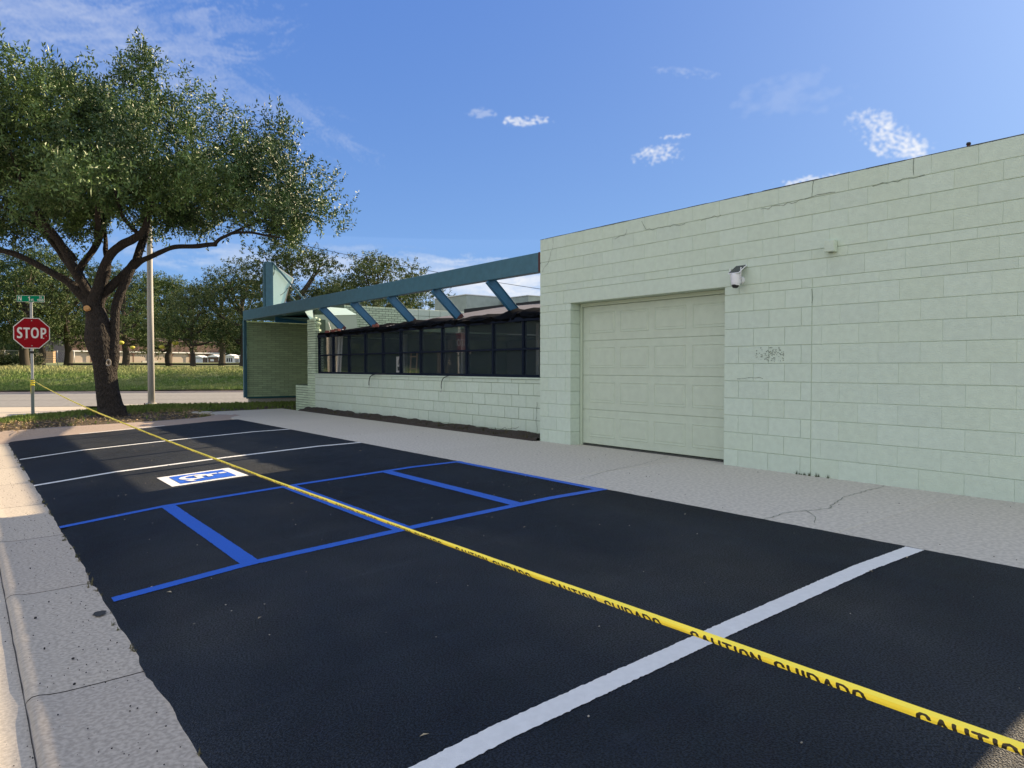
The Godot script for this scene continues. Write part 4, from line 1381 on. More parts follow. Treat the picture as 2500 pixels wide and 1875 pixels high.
func build_oak() -> void:
	# local frame of the tree: u across (towards the shop), v up, w away from the lot
	var o := thing("oak_tree", "big spreading live oak with forked dark trunk on the grass corner", "tree", Vector3(2.96, 0.24, -20.04), -37.6)
	var P := func(X: float, Y: float, w: float) -> Vector3: return Vector3((X - 930.0) * 0.003056, (1385.0 - Y) * 0.003056, -w)
	var K := 0.003056 / 2
	var limb := func(called: String, pts: Array, ws: Array, w0: float, w1: float, sides := 9) -> MeshInstance3D:
		var path: Array = []
		for i in pts.size():
			path.append(P.call(pts[i][0], pts[i][1], lerpf(w0, w1, float(i) / (pts.size() - 1))))
		var sm := smooth_path(path, 5)
		var rad := PackedFloat32Array()
		for i in sm.size():
			var f := float(i) / (sm.size() - 1) * (ws.size() - 1)
			var a := mini(int(f), ws.size() - 2)
			rad.append(lerpf(ws[a], ws[a + 1], f - a) * K)
		return put(o, called, tube(sm, rad, sides, 0.16), M.bark)
	limb.call("trunk", [[940, 1440], [930, 1370], [912, 1290], [893, 1180], [882, 1080], [866, 920], [838, 760], [822, 640], [795, 520], [745, 420]], [300, 225, 185, 172, 168, 178, 215, 190, 150, 115], 0.0, 0.0, 14)
	limb.call("trunk_fork", [[925, 1010], [935, 900], [938, 800], [944, 669], [952, 509], [984, 389], [1032, 269], [1072, 173], [1104, 117]], [80, 95, 85, 76, 72, 74, 76, 72, 60], 0.0, 0.15)
	limb.call("root_flare", [[1000, 1290], [1010, 1350], [1060, 1392]], [70, 90, 50], 0.0, -0.1)
	limb.call("root_flare", [[860, 1300], [845, 1370], [810, 1400]], [60, 80, 40], 0.0, -0.1)
	limb.call("root_flare", [[930, 1330], [930, 1395], [925, 1420]], [120, 130, 60], -0.1, -0.5)
	limb.call("limb", [[740, 430], [690, 370], [620, 290], [540, 240], [430, 170], [300, 100], [150, 60], [0, 40], [-150, -20], [-300, -120]], [105, 85, 62, 56, 50, 45, 40, 38, 30, 20], 0.0, -1.0)
	limb.call("limb", [[750, 440], [650, 270], [560, 160], [450, 60], [350, -40], [240, -130], [130, -240], [0, -420], [-120, -600]], [120, 88, 82, 76, 66, 60, 50, 34, 18], 0.0, 1.4)
	limb.call("limb", [[632, 110], [576, -11], [496, -99], [400, -171], [300, -260], [220, -380]], [42, 38, 34, 30, 26, 16], 0.1, -1.6)
	limb.call("limb", [[640, 290], [624, 189], [664, 101], [720, 13], [760, -83], [768, -179], [800, -380], [790, -700]], [62, 60, 56, 56, 52, 50, 36, 16], 0.2, 0.6)
	limb.call("limb", [[762, -83], [840, -123], [920, -147], [984, -171], [1060, -300]], [46, 44, 40, 40, 24], 0.3, -1.2)
	limb.call("limb", [[770, 450], [744, 317], [728, 229], [720, 133], [688, 13], [648, -83], [624, -155], [560, -380], [520, -600]], [80, 62, 58, 58, 58, 56, 54, 36, 16], 0.0, -1.7)
	limb.call("limb", [[800, 440], [810, 317], [828, 229], [816, 149], [784, 77], [744, -3], [720, -83], [690, -250], [700, -460]], [70, 54, 48, 46, 46, 42, 36, 28, 14], 0.1, 1.2)
	limb.call("limb", [[800, 560], [808, 453], [864, 333], [920, 213], [1000, 93], [1104, 21], [1216, -19], [1312, -75], [1360, -147], [1440, -320]], [110, 100, 84, 76, 70, 66, 62, 58, 44, 22], 0.0, -0.9)
	limb.call("limb", [[1256, -60], [1232, -155], [1260, -320]], [34, 30, 16], -0.6, -1.6)
	limb.call("limb", [[1104, 120], [1080, 13], [1064, -83], [1040, -179], [1030, -400], [1100, -640]], [70, 66, 62, 60, 38, 16], 0.2, 1.6)
	limb.call("limb", [[1112, 60], [1124, -40], [1126, -99], [1104, -171], [1120, -330]], [30, 26, 24, 22, 12], 0.2, 0.8)
	limb.call("limb", [[820, 520], [848, 413], [960, 285], [1072, 173], [1104, 130]], [90, 74, 68, 66, 56], 0.0, 0.15)
	limb.call("limb", [[1090, 160], [1168, 117], [1248, 93], [1360, 53], [1480, 21], [1660, 21], [1770, 14], [1845, 16]], [56, 48, 42, 40, 38, 36, 38, 36], 0.15, -0.5)
	limb.call("limb", [[1830, 22], [1880, -18], [1950, -45], [2012, -61], [2150, -60], [2300, -30], [2420, -10]], [34, 28, 26, 24, 20, 16, 8], -0.5, -0.9)
	limb.call("limb", [[1990, -55], [2060, -150], [2200, -260]], [22, 18, 10], -0.7, 0.3)
	var sc := CylinderMesh.new()
	sc.top_radius = 0.085
	sc.bottom_radius = 0.1
	sc.height = 0.06
	var cut := put(o, "pruning_cut", sc, M.cut_wood, P.call(785, 508, -0.27), Basis.from_euler(Vector3(deg_to_rad(62), 0, deg_to_rad(-14))))
	cut.scale = Vector3(0.82, 1, 0.68)
	cut.set_meta("label", "pale orange fresh pruning cut")
	var tor := TorusMesh.new()
	tor.inner_radius = 0.045
	tor.outer_radius = 0.085
	tor.rings = 18
	tor.ring_segments = 8
	put(o, "knot_hole", tor, M.knot, P.call(936, 940, -0.20), Basis.from_euler(Vector3(deg_to_rad(82), 0, deg_to_rad(-12)))).scale = Vector3(0.8, 0.6, 1.1)

	# crown: clumps given in metres, then leafy sprays, densest at the outside
	var protos: Array = []
	for i in 6: protos.append(spray(15, 0.36, 0.098, 0.040))
	var places: Array = []
	var C := func(X: float, Y: float) -> Vector2: return Vector2((X - 250.0) * 0.01146, (893.0 - Y) * 0.01146)
	for c in [[40, 262, 85, 72, 3], [135, 205, 80, 60, 3], [225, 175, 85, 58, 3], [330, 145, 60, 36, 2], [385, 165, 34, 40, 1], [60, 350, 100, 95, 3], [180, 290, 110, 90, 3], [300, 255, 95, 80, 3], [400, 250, 50, 52, 2], [440, 320, 70, 60, 2], [330, 350, 105, 80, 3], [200, 395, 115, 70, 3], [60, 430, 85, 45, 3],
		[510, 300, 60, 42, 2], [585, 315, 55, 34, 2], [545, 375, 85, 55, 2], [615, 400, 50, 36, 2], [665, 435, 30, 20, 2], [600, 455, 75, 42, 2], [480, 445, 75, 40, 2], [395, 440, 80, 45, 3], [300, 440, 70, 36, 3], [-60, 300, 90, 80, 3], [-100, 390, 110, 90, 3], [610, 492, 45, 20, 1], [85, 468, 60, 22, 2], [195, 470, 45, 18, 2], [20, 500, 40, 16, 1], [105, 500, 24, 18, 1], [215, 495, 14, 16, 1], [410, 490, 40, 18, 1], [300, 110, 22, 14, 1], [350, 104, 14, 14, 1], [30, 165, 18, 14, 1], [660, 488, 34, 18, 1], [690, 425, 20, 8, 1], [620, 270, 24, 10, 1]]:
		var ctr: Vector2 = C.call(c[0], c[1] + (46 if c[1] < 210 else (22 if c[1] < 345 else (-16 if c[1] > 465 else 2))))
		var rx: float = c[2] * 0.01146
		var ry: float = c[3] * 0.01146
		var n: int = c[4]
		for k in n:
			var deep := 2.6 if c[0] < 450 else 1.7
			var w := 0.0 if n == 1 else lerpf(-deep, deep, (k + 0.5) / n) * 1.0
			w += rng.randf_range(-0.4, 0.4)
			# the crown is round: its near and far sides are smaller than its middle
			var mid := Vector2(-0.2, 6.0)
			var cr := mid + (ctr - mid) * sqrt(1.0 - pow(w / 3.7, 2.0))
			var cc := Vector3(cr.x + rng.randfn() * 0.1, cr.y - (0.3 if w < -0.8 else 0.0) + rng.randfn() * 0.08, -w)
			var R3 := Vector3(rx, ry, deep * 0.75 if n > 1 else minf(rx, 0.7))
			fill_clump(places, cc, R3 * 0.8, int(50.0 * (rx * ry + 0.2)), 1.0, 0.0, -0.05)
			for j in int(3.5 + 7.5 * rx * ry):
				var d := Vector3(rng.randfn(), rng.randfn(), rng.randfn()).normalized()
				var sub := cc + d * Vector3(maxf(R3.x - 0.62, 0.12), maxf(R3.y - 0.62, 0.06), maxf(R3.z - 0.5, 0.12))
				if noise.get_noise_3d(sub.x * 14, sub.y * 14, sub.z * 14) < -0.1: continue
				var sr := rng.randf_range(0.26, 0.46)
				for q in 4:
					var e2 := (d + Vector3(rng.randfn(), rng.randfn() + 0.6, rng.randfn()) * 0.5).normalized()
					places.append(Transform3D(aim_basis(e2).scaled(Vector3(0.8, 1.7, 0.8)), sub + e2 * sr * 0.75))
				for q in int(27.0 * sr * sr / 0.16 + 5):
					var e := (Vector3(rng.randfn(), rng.randfn() + 0.25, rng.randfn()).normalized() + d * 0.5).normalized()
					var ps := rng.randf_range(0.7, 1.2)
					places.append(Transform3D(aim_basis(e + Vector3(rng.randfn(), rng.randfn() + 0.5, rng.randfn()) * 0.28).scaled(Vector3(ps, ps, ps)), sub + e * sr * rng.randf_range(0.3, 0.8)))
	# wispy shoots on the outline
	for i in 520:
		var c: Vector2 = C.call(lerpf(430, 740, rng.randf()), 0)
		var top: float = C.call(0, lerpf(220, 430, clampf((c.x / 0.01146 + 250 - 430) / 310.0, 0, 1) + 0.12 * rng.randfn())).y
		if i % 3 == 0:
			c = C.call(rng.randf_range(-60, 430), 0)
			top = C.call(0, 200 - 26 * sin(c.x) + 20 * rng.randfn()).y - 0.3
		places.append(Transform3D(aim_basis(Vector3(0.55 if i % 3 else 0.0, 0.8, 0) + Vector3(rng.randfn(), rng.randfn() * 0.6, rng.randfn()) * 0.35), Vector3(c.x, top - rng.randf() * 0.45, rng.randfn() * 0.9)))
	var crown := put(o, "crown", leaf_mesh(protos, places, func(p: Vector3) -> Color:
		var t := clampf(0.5 + 1.1 * noise.get_noise_3d(p.x * 9, p.y * 9, p.z * 9) + rng.randfn() * 0.22, 0, 1)
		return Color(0.026, 0.062, 0.016).lerp(Color(0.100, 0.165, 0.040), t) * rng.randf_range(0.8, 1.2)), M.leaf)
	crown.set_meta("kind", "stuff")
	# bare twigs inside the lower edge and right side
	var tv: Array = []
	for i in 170:
		var q: Transform3D = places[rng.randi() % places.size()]
		if q.origin.y > 6.2 and q.origin.x < 2.0: continue
		var inner := Vector3(q.origin.x * 0.88, q.origin.y - 0.15 + 0.12 * rng.randfn(), q.origin.z * 0.85)
		tv.append([inner, q.origin + q.basis.y * 0.3])
	var tw := SurfaceTool.new()
	tw.begin(Mesh.PRIMITIVE_TRIANGLES)
	for q in tv:
		var mid: Vector3 = (q[0] + q[1]) / 2 + Vector3(rng.randfn(), rng.randfn(), rng.randfn()) * 0.06
		tw.append_from(tube(PackedVector3Array([q[0], mid, q[1]]), PackedFloat32Array([0.012, 0.008, 0.004]), 4, 0.0, false), 0, Transform3D.IDENTITY)
	put(o, "twigs", tw.commit(), M.bark).set_meta("kind", "stuff")

# prototypes for the trees in the park: [trunk mesh, crown mesh]
func park_tree(kind: int, h: float, w: float, leaf: float, dark: Color, light: Color, low: float) -> Array:
	var st := SurfaceTool.new()
	st.begin(Mesh.PRIMITIVE_TRIANGLES)
	var th := h * low
	st.append_from(tube(smooth_path([Vector3(0, -0.4, 0), Vector3(0.02 * h, th * 0.5, 0), Vector3(0, th, 0.01 * h), Vector3(-0.01 * h, h * 0.75, 0)], 4), PackedFloat32Array([0.06, 0.045, 0.042, 0.040, 0.038, 0.036, 0.034, 0.032, 0.03, 0.025, 0.02, 0.015, 0.008].map(func(r): return r * h * 0.82)), 9, 0.15), 0, Transform3D.IDENTITY)
	var protos: Array = []
	for i in 4: protos.append(spray(9, leaf * 2.2, leaf, leaf * 0.5))
	var places: Array = []
	var n := 26
	for i in n:
		var a := i * 2.4 + rng.randf()
		var f := (i + 0.5) / n
		var yy := lerpf(th * 1.05, h * 0.93, f)
		var prof := sin(PI * clampf(lerpf(0.18, 0.95, f), 0, 1)) if kind == 0 else (1.0 - f * 0.75)
		var rr := w / 2 * prof * rng.randf_range(0.35, 0.85)
		var c := Vector3(cos(a) * rr, yy + rng.randfn() * 0.04 * h, sin(a) * rr)
		var r := w * rng.randf_range(0.13, 0.22)
		fill_clump(places, c, Vector3(r, r * 0.62, r), 92, 1.0, 0.1, -0.3)
		if i % 2 == 0:
			var b := Vector3(0, lerpf(th * 0.85, h * 0.6, f), 0)
			st.append_from(tube(smooth_path([b, b.lerp(c, 0.5) + Vector3(0, -0.03 * h, 0), c], 3), PackedFloat32Array([0.018, 0.016, 0.014, 0.011, 0.008, 0.006, 0.004].map(func(q): return q * h)), 6, 0.1, false), 0, Transform3D.IDENTITY)
	var cm := leaf_mesh(protos, places, func(p: Vector3) -> Color:
		return dark.lerp(light, clampf(0.45 + noise.get_noise_3d(p.x * 5, p.y * 5, p.z * 5) + rng.randfn() * 0.25, 0, 1)) * rng.randf_range(0.8, 1.2))
	return [st.commit(), cm]

func build_park() -> void:
	var kinds := [
		park_tree(0, 8.5, 7.5, 0.15, Color(0.042, 0.075, 0.026), Color(0.105, 0.142, 0.052), 0.26),
		park_tree(0, 9.0, 8.0, 0.16, Color(0.030, 0.055, 0.020), Color(0.075, 0.100, 0.036), 0.24),
		park_tree(1, 9.5, 7.6, 0.15, Color(0.050, 0.090, 0.026), Color(0.115, 0.150, 0.045), 0.22),
		park_tree(0, 8.0, 9.0, 0.16, Color(0.046, 0.076, 0.027), Color(0.112, 0.138, 0.054), 0.30)]
	var tree := func(x: float, z: float, kind: int, s: float, label: String, dy := 0.0, sy := 1.0) -> void:
		var t := thing("park_tree", label, "tree", Vector3(x, park_y(x, z) + dy, z), rng.randf() * 360, "trees in the park across the street")
		t.scale = Vector3(s, s * sy, s)
		put(t, "trunk", kinds[kind][0], M.far_bark)
		put(t, "crown", kinds[kind][1], M.far_leaf)
	tree.call(15.4, -63.9, 3, 0.86, "round grey-green park tree whose slim trunk stands in front of the sheds", -0.25, 1.08)
	tree.call(18.9, -62.0, 1, 1.0, "dark park tree with a thick leaning trunk between sheds and brick wall", -0.1, 1.0)
	tree.call(16.4, -44.3, 1, 0.98, "dark broad tree directly behind the blue sign fin", 0.0, 1.0)
	tree.call(26.4, -60.0, 3, 1.06, "lower olive tree just behind the fin's braces", 0.0, 0.95)
	tree.call(21.3, -41.8, 3, 0.98, "bright pine-like tree rising above the middle of the blue beam")
	tree.call(31.0, -42.0, 0, 0.62, "small treetop above the shop's sheet metal roof screen", 0.0, 1.0)
	tree.call(11.6, -72.0, 0, 1.08, "tall park tree directly behind the lamp post")
	tree.call(15.8, -74.0, 2, 0.98, "dark crowned tree peeking over the round grey-green tree")
	tree.call(8.4, -84.0, 1, 1.32, "dark tree behind the oak trunk, left of the fork")
	tree.call(4.8, -80.0, 0, 1.36, "big tree behind the STOP sign and street blade")
	tree.call(0.6, -86.0, 3, 1.5, "wide pale tree at the far left of the park, past the stop sign")
	tree.call(13.0, -95.0, 3, 1.3, "hazy olive tree filling the gap between oak trunk and lamp post")
	tree.call(25.5, -92.0, 1, 1.3, "deep green tree far behind the dark leaning one")
	tree.call(21.0, -110.0, 0, 1.5, "pale far tree above the white shed roofs")
	tree.call(8.0, -108.0, 0, 1.5, "far tree above the brown barn's roof")
	tree.call(35.5, -63.0, 0, 1.05, "olive tree half hidden by the shop's brick parapet")
	# the park goes on out of view; these trees darken the window reflections
	var ml: Array = []
	for i in 120:
		var q := Vector2(rng.randf_range(-62, -2), rng.randf_range(-58, -100))
		var k := rng.randf_range(1.1, 1.7)
		ml.append(Transform3D(Basis(Vector3.UP, rng.randf() * TAU).scaled(Vector3(k, k, k)), Vector3(q.x, park_y(q.x, q.y) - 3.0, q.y)))
	scatter(self, "grove", kinds[1][1], M.far_leaf, ml)
	# far woodland that reads as one mass
	var pl: Array = []
	for i in 300:
		var t := rng.randf_range(-170, 150)
		var q := st_xz(t, rng.randf_range(168, 215))
		var s := rng.randf_range(1.2, 2.0)
		pl.append(Transform3D(Basis(Vector3.UP, rng.randf() * TAU).scaled(Vector3(s, s, s)), Vector3(q.x, park_y(q.x, q.y) - 4.2, q.y)))
	scatter(self, "woodland", kinds[0][1], M.far_leaf, pl)

	# brown barn with a veranda, beyond the bank
	var B := thing("barn", "long brown metal barn with white-edged veranda and tan lower wall", "barn", Vector3(17.5, 2.35, -175.9), 17)
	box(B, "upper_wall", M.barn, Vector3(0, 2.45, -10), Vector3(37, 4.9, 0))
	box(B, "side_wall", M.barn_side, Vector3(-0.2, -0.6, -10), Vector3(-0.004, 4.8, -0.01))
	box(B, "lower_wall", M.tan, Vector3(0, -0.6, -3.0), Vector3(37, 2.448, -0.35))
	put(B, "roof", prism(PackedVector2Array([Vector2(-10.4, 4.95), Vector2(0.3, 4.95), Vector2(0.3, 5.05), Vector2(-5, 6.0), Vector2(-10.4, 5.05)]), 37.6), M.barn, Vector3(18.3, 0, 0), Basis(Vector3.UP, -PI / 2))
	box(B, "veranda_edge", M.white, Vector3(-0.1, 2.35, -0.05), Vector3(37.1, 2.6, 0.12))
	box(B, "veranda_floor", M.concrete, Vector3(0, -0.6, -0.348), Vector3(37, 0.0, 0.1))
	for k in 9:
		var px := 0.4 + 4.5 * k
		var po := box(B, "post", M.brown_wood, Vector3(px - 0.09, 0, -0.1), Vector3(px + 0.09, 2.35, 0.05))
		for sd in [-1, 1]: bar(po, "brace", M.brown_wood, Vector3(0, 0.5, 0), Vector3(0.75 * sd, 1.15, 0), 0.1, 0.1)
	box(B, "downpipe", M.barn_side, Vector3(-0.45, -0.3, -6), Vector3(-0.25, 4.4, -5.7))
	for q in [[9.2, 0.12], [15.6, 0.1], [17.8, 0.12]]: box(B, "bench", M.concrete, Vector3(q[0], 0, 0.2), Vector3(q[0] + 1.4, 0.5, 0.7))
	# sheds
	var shed := func(lx: float, w: float, h: float, m: Material, label: String, door: Material, lz := 0.0) -> void:
		var a := Vector3(38.7, 0, -159.5) + Vector3(0.793, 0, 0.609) * lx + Vector3(0.609, 0, -0.793) * lz
		var s := thing("garden_shed", label, "shed", Vector3(a.x, 1.75, a.z), -37.6, "sheds on show across the street")
		box(s, "wall", m, Vector3(0, -0.5, -3), Vector3(w, h, 0))
		box(s, "door", door, Vector3(w * 0.34, 0.0, 0.003), Vector3(w * 0.66, h * 0.86, 0.05))
		for e in [0.0, w]: box(s, "corner_board", M.white, Vector3(e - 0.06, -0.2, 0.002), Vector3(e + 0.06, h, 0.06))
		put(s, "roof", prism(PackedVector2Array([Vector2(-0.2, h), Vector2(w + 0.2, h), Vector2(w / 2, h + w * 0.24)]), 3.5), M.white, Vector3(0, 0, -1.4))
	shed.call(0.0, 1.75, 1.7, M.shed_white, "narrow pale blue-white shed right beside the slim tree trunk", M.shed_white)
	shed.call(1.8, 1.2, 1.6, M.shed_brown, "small dark brown shed between white shed and wide brown one", M.barn_side)
	shed.call(3.1, 2.3, 1.75, M.shed_brown, "wide brown shed with a white paper notice on its front", M.shed_brown, -0.4)
	shed.call(5.5, 0.9, 1.75, M.shed_grey, "slim grey shed beside the white playhouse", M.barn_side)
	shed.call(6.7, 1.9, 1.9, M.white, "white playhouse shed with arched dark windows", M.shed_white, -0.3)
	shed.call(9.5, 1.6, 2.0, M.shed_grey, "grey shed with white gable half hidden by the dark leaning tree", M.shed_grey)
	shed.call(11.3, 2.2, 2.0, M.barn_side, "dark shed with white roof edge next to the green brick wall", M.shed_brown)
	var nt := Vector3(38.7, 0, -159.5) + Vector3(0.793, 0, 0.609) * 4.0 - Vector3(0.609, 0, -0.793) * 0.5
	tag(put(self, "paper_notice", box_mesh(Vector3(0.75, 0.42, 0.03)), M.white, Vector3(nt.x, 2.85, nt.z), Basis(Vector3.UP, deg_to_rad(-37.6))), "white paper notice fixed to the wide brown shed", "notice")
	for k in 3:
		var wp := Vector3(38.7, 0, -159.5) + Vector3(0.793, 0, 0.609) * (7.05 + 0.42 * k) - Vector3(0.609, 0, -0.793) * 0.38
		var shd: Node = get_node("garden_shed_004")
		var wn := put(shd, "window", box_mesh(Vector3(0.26, 0.75, 0.03)), M.black, Vector3(0.42 + 0.45 * k, 1.15, 0.07))
	# yellow shades hanging from the trees
	for q in [[14.1, 1.95, -64.0, 0.34], [11.35, 1.6, -66.6, 0.26], [13.3, 1.65, -65.2, 0.30], [10.6, 2.0, -67.2, 0.30]]:
		var y := thing("yellow_lantern", ["round yellow paper shade hanging right of the lamp post, the brightest", "small yellow shade hanging beside a dark trunk left of the lamp post", "yellow crumpled shade hanging close to the lamp post's right edge", "yellow shade peeking out at the oak trunk's right edge"][int(used.get(str(get_instance_id()) + "yellow_lantern", 0))], "lantern", Vector3(q[0], q[1] + 1.5, q[2]), 0, "yellow shades hung in the park trees")
		var sm := SphereMesh.new()
		q[3] *= 0.78
		sm.radius = q[3]
		sm.height = q[3] * 1.35
		sm.radial_segments = 14
		sm.rings = 8
		put(y, "shade", sm, M.yellow)
		put(y, "cord", tube(PackedVector3Array([Vector3(0, q[3] * 0.8, 0), Vector3(0.02, 1.8, 0)]), PackedFloat32Array([0.012, 0.012]), 4), M.black)
	# low dark rail across the park grass
	var r := thing("low_rail", "low dark rail running across the park grass behind the bank", "rail", Vector3(0, 0, 0))
	var a := Vector3(8.0, 0, -79.0)
	for k in 9:
		var p := a + Vector3(2.65, 0, 1.95) * k
		var q := p + Vector3(2.65, 0, 1.95)
		p.y = park_y(p.x, p.z) + 0.3
		q.y = park_y(q.x, q.z) + 0.3
		bar(r, "rail", M.black, p, q, 0.16, 0.18)
	# chain-link fence, bushes and a crate at the left
	var f := thing("chain_link_fence", "grey chain-link fence at the far left beyond the weedy bank", "fence", Vector3(2.2, 2.0, -118))
	for k in 7:
		var px := -1.5 + 2.0 * k
		put(f, "post", tube(PackedVector3Array([Vector3(px, -0.5, 0), Vector3(px, 1.75, 0)]), PackedFloat32Array([0.05, 0.05]), 6), M.galv)
	bar(f, "top_rail", M.galv, Vector3(-1.5, 1.7, 0), Vector3(10.5, 1.7, 0), 0.05, 0.05)
	var wires := SurfaceTool.new()
	wires.begin(Mesh.PRIMITIVE_TRIANGLES)
	for k in 60:
		for sd in [-1, 1]:
			var x0 := -1.5 + 0.2 * k
			wires.append_from(tube(PackedVector3Array([Vector3(x0, 0, 0), Vector3(x0 + 0.85 * sd, 1.7, 0)]), PackedFloat32Array([0.006, 0.006]), 3, 0, false), 0, Transform3D.IDENTITY)
	put(f, "wire_mesh", wires.commit(), M.galv).set_meta("kind", "stuff")
	var bp: Array = []
	for i in 3: bp.append(spray(10, 0.5, 0.2, 0.09))
	for q in [[5.6, -98.0, 1.1, 0], [3.6, -97.0, 0.9, 0], [2.2, -101.0, 1.7, 1], [6.3, -102.0, 1.3, 1]]:
		var bl: Array = []
		for k in 4: fill_clump(bl, Vector3(rng.randfn() * 0.7, q[2] * 0.55, rng.randfn() * 0.5) * 1.0, Vector3(1.0, q[2] * 0.6, 0.8), 60, 1.0, 0.0, -0.3)
		var i: int = int(used.get(str(get_instance_id()) + "bush", 0))
		var b := thing("bush", ["low leafy bush behind the stop sign post", "small green bush left of the stop sign post", "tall scrubby grey bush at the fence left of the sign", "pale twiggy bush just below the stop sign's right corner"][i], "bush", Vector3(q[0], park_y(q[0], q[1]), q[1]))
		put(b, "foliage", leaf_mesh(bp, bl, func(_p): return (Color(0.07, 0.10, 0.035) if q[3] == 0 else Color(0.21, 0.20, 0.15)) * rng.randf_range(0.6, 1.3)), M.far_leaf)
		put(b, "stem", tube(PackedVector3Array([Vector3(0, -0.3, 0), Vector3(0.1, q[2] * 0.6, 0)]), PackedFloat32Array([0.07, 0.03]), 6), M.far_bark)
	var cr := thing("wooden_crate", "tan wooden crate standing left of the brown barn", "crate", Vector3(12.3, 2.2, -158.0), -30)
	for k in 5: box(cr, "plank", M.crate, Vector3(0, 0.42 * k, 0), Vector3(1.9, 0.42 * k + 0.36, 0.9), 0.01)
	box(cr, "lid", M.crate, Vector3(-0.1, 2.1, -0.05), Vector3(2.0, 2.2, 0.95))

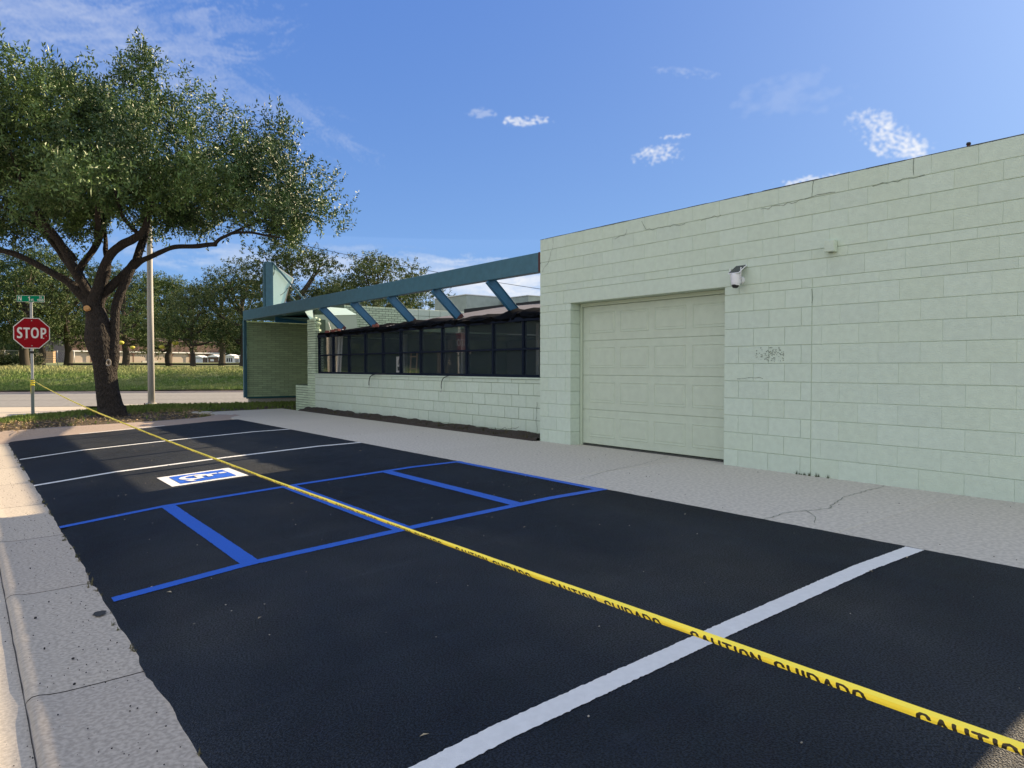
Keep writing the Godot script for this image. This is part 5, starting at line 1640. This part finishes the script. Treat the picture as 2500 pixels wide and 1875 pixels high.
func build_small() -> void:
	# solar security camera on the garage wall
	var c := thing("security_camera", "white solar-powered security camera mounted right of the garage door", "security camera", Vector3(WALL, 2.50, -5.15))
	c.scale = Vector3(0.8, 0.8, 0.8)
	var bc := CylinderMesh.new()
	bc.top_radius = 0.05
	bc.bottom_radius = 0.055
	bc.height = 0.06
	put(c, "wall_mount", bc, M.white_plastic, Vector3(-0.03, 0.05, 0), Basis(Vector3(0, 0, 1), PI / 2))
	put(c, "arm", tube(PackedVector3Array([Vector3(-0.02, 0.05, 0), Vector3(-0.13, 0.06, 0)]), PackedFloat32Array([0.026, 0.026]), 10), M.white_plastic)
	var body := PackedVector2Array([Vector2(0.001, 0.10), Vector2(0.066, 0.10), Vector2(0.074, 0.085), Vector2(0.074, 0.03), Vector2(0.071, 0.027), Vector2(0.074, 0.024), Vector2(0.070, -0.03), Vector2(0.058, -0.07), Vector2(0.001, -0.072)])
	var lathe := func(pr: PackedVector2Array) -> ArrayMesh:
		var v := PackedVector3Array()
		for i in pr.size() - 1:
			for k in 20:
				var a := TAU * k / 20
				var b := TAU * (k + 1) / 20
				quad(v, Vector3(cos(a) * pr[i].x, pr[i].y, sin(a) * pr[i].x), Vector3(cos(b) * pr[i].x, pr[i].y, sin(b) * pr[i].x), Vector3(cos(b) * pr[i + 1].x, pr[i + 1].y, sin(b) * pr[i + 1].x), Vector3(cos(a) * pr[i + 1].x, pr[i + 1].y, sin(a) * pr[i + 1].x))
		return tri_mesh(v, false)
	put(c, "housing", lathe.call(body), M.white_plastic, Vector3(-0.15, 0.03, 0))
	put(c, "lens_dome", lathe.call(PackedVector2Array([Vector2(0.052, -0.068), Vector2(0.05, -0.085), Vector2(0.035, -0.105), Vector2(0.001, -0.112)])), M.black, Vector3(-0.15, 0.03, 0), Basis(Vector3(0, 0, 1), -0.15))
	var sb := Basis(Vector3(0, 0, 1), deg_to_rad(33))
	put(c, "solar_panel", box_mesh(Vector3(0.24, 0.012, 0.19), 0.003), M.white_plastic, Vector3(-0.11, 0.20, 0), sb)
	put(c, "solar_cells", box_mesh(Vector3(0.22, 0.004, 0.17)), M.solar, Vector3(-0.114, 0.207, 0), sb)
	for s in [-1, 1]: put(c, "antenna", tube(PackedVector3Array([Vector3(-0.15, 0.05, 0.085 * s), Vector3(-0.16, 0.22, 0.095 * s)]), PackedFloat32Array([0.009, 0.007]), 7), M.white_plastic)
	# conduit box
	var j := thing("junction_box", "small square green painted electrical box high on the garage wall", "junction box", Vector3(WALL, 2.79, -4.02))
	box(j, "casing", M.block2, Vector3(-0.075, -0.06, -0.055), Vector3(-0.003, 0.065, 0.055), 0.005)
	box(j, "cover_plate", M.block0, Vector3(-0.08, -0.055, -0.05), Vector3(-0.0755, 0.06, 0.05), 0.002)
	box(j, "knockout", M.stained, Vector3(-0.05, -0.066, -0.02), Vector3(-0.02, -0.0605, 0.02))
	var vp := thing("roof_vent", "tiny pipe stub sticking up from the garage roof edge", "vent pipe", Vector3(WALL + 0.08, 3.55, -2.75))
	put(vp, "pipe", tube(PackedVector3Array([Vector3(0, -0.02, 0), Vector3(0, 0.035, 0)]), PackedFloat32Array([0.016, 0.016]), 8), M.rust)
	put(vp, "cap", tube(PackedVector3Array([Vector3(0, 0.035, 0), Vector3(0, 0.055, 0)]), PackedFloat32Array([0.022, 0.018]), 8), M.tar)
	# cables hanging out under the windows
	var k := 0
	for q in [[-14.75, -15.44], [-11.56, -12.23]]:
		var h := thing("hanging_cable", ["thick black cable hanging from the window sill's middle", "thin black cable with a hook end hanging nearer the garage"][k], "cable", Vector3(7.66, 1.33, q[0]), 0, "cables hanging from the sill")
		var d: float = q[1] - q[0]
		var p := smooth_path([Vector3(0.06, 0.0, 0), Vector3(-0.02, 0.0, d * 0.45), Vector3(-0.035, -0.05, d * 0.85), Vector3(-0.03, -0.16, d), Vector3(-0.03, -0.27, d * 1.01)], 5)
		var rr := PackedFloat32Array()
		for i in p.size(): rr.append(0.011 if k == 0 else 0.008)
		put(h, "cable", tube(p, rr, 6), M.black)
		var e := p[p.size() - 1]
		put(h, "hook", tube(smooth_path([e, e + Vector3(0, -0.05, 0.01), e + Vector3(0, -0.07, -0.02), e + Vector3(0, -0.05, -0.035)], 3), PackedFloat32Array([0.005, 0.005, 0.005, 0.005, 0.005, 0.005, 0.005, 0.005, 0.005, 0.005]), 5), M.galv)
		k += 1
	# things behind the glass
	var sg := thing("window_notice", "white printed notice with a letter A taped inside the window", "notice", Vector3(7.90, 1.55, -14.45), 90)
	put(sg, "paper", box_mesh(Vector3(0.30, 0.36, 0.004)), M.sign_white, Vector3.ZERO, Basis(Vector3.UP, PI))
	put(sg, "letter", text_mesh("A", 0.2, 700), M.black, Vector3(0, 0.06, -0.004), Basis(Vector3.UP, PI))
	box(sg, "print_block", M.black, Vector3(-0.07, -0.14, -0.005), Vector3(0.09, -0.05, -0.003))
	for i in 2:
		var b := thing("white_board", ["wide white board leaning inside the far end of the window", "narrow white strip leaning beside the wide white board"][i], "board", Vector3(8.0, 0.3, -18.05 + 0.17 * i))
		put(b, "plank", box_mesh(Vector3(0.03, 2.2, 0.10 - 0.04 * i), 0.004), M.white, Vector3(0, 1.1, 0), Basis.from_euler(Vector3(0.10, 0, -0.02)))
	var st := thing("stepladder", "thin pale ladder frame standing behind the window panes", "ladder", Vector3(8.9, 0.3, -15.7))
	for s in [-1, 1]: bar(st, "rail", M.crate, Vector3(0, 0, 0.18 * s), Vector3(0.1, 1.55, 0.15 * s), 0.03, 0.03)
	for i in 5: bar(st, "rung", M.crate, Vector3(0.02 * i, 0.25 + 0.3 * i, -0.17), Vector3(0.02 * i, 0.25 + 0.3 * i, 0.17), 0.025, 0.025)
	# overhead wire
	var w := thing("utility_wire", "thin dark utility wire sagging across the sky above the blue beam", "wire")
	var a := Vector3(9.5, 10.1, -43.5)
	var e2 := Vector3(33.0, 4.6, -24.0)
	var wp: Array = []
	for i in 13:
		var t := i / 12.0
		wp.append(a.lerp(e2, t) + Vector3(0, -0.7 * 4 * t * (1 - t), 0))
	var wr := PackedFloat32Array()
	for i in 13: wr.append(0.014)
	put(w, "wire", tube(PackedVector3Array(wp), wr, 5), M.black)
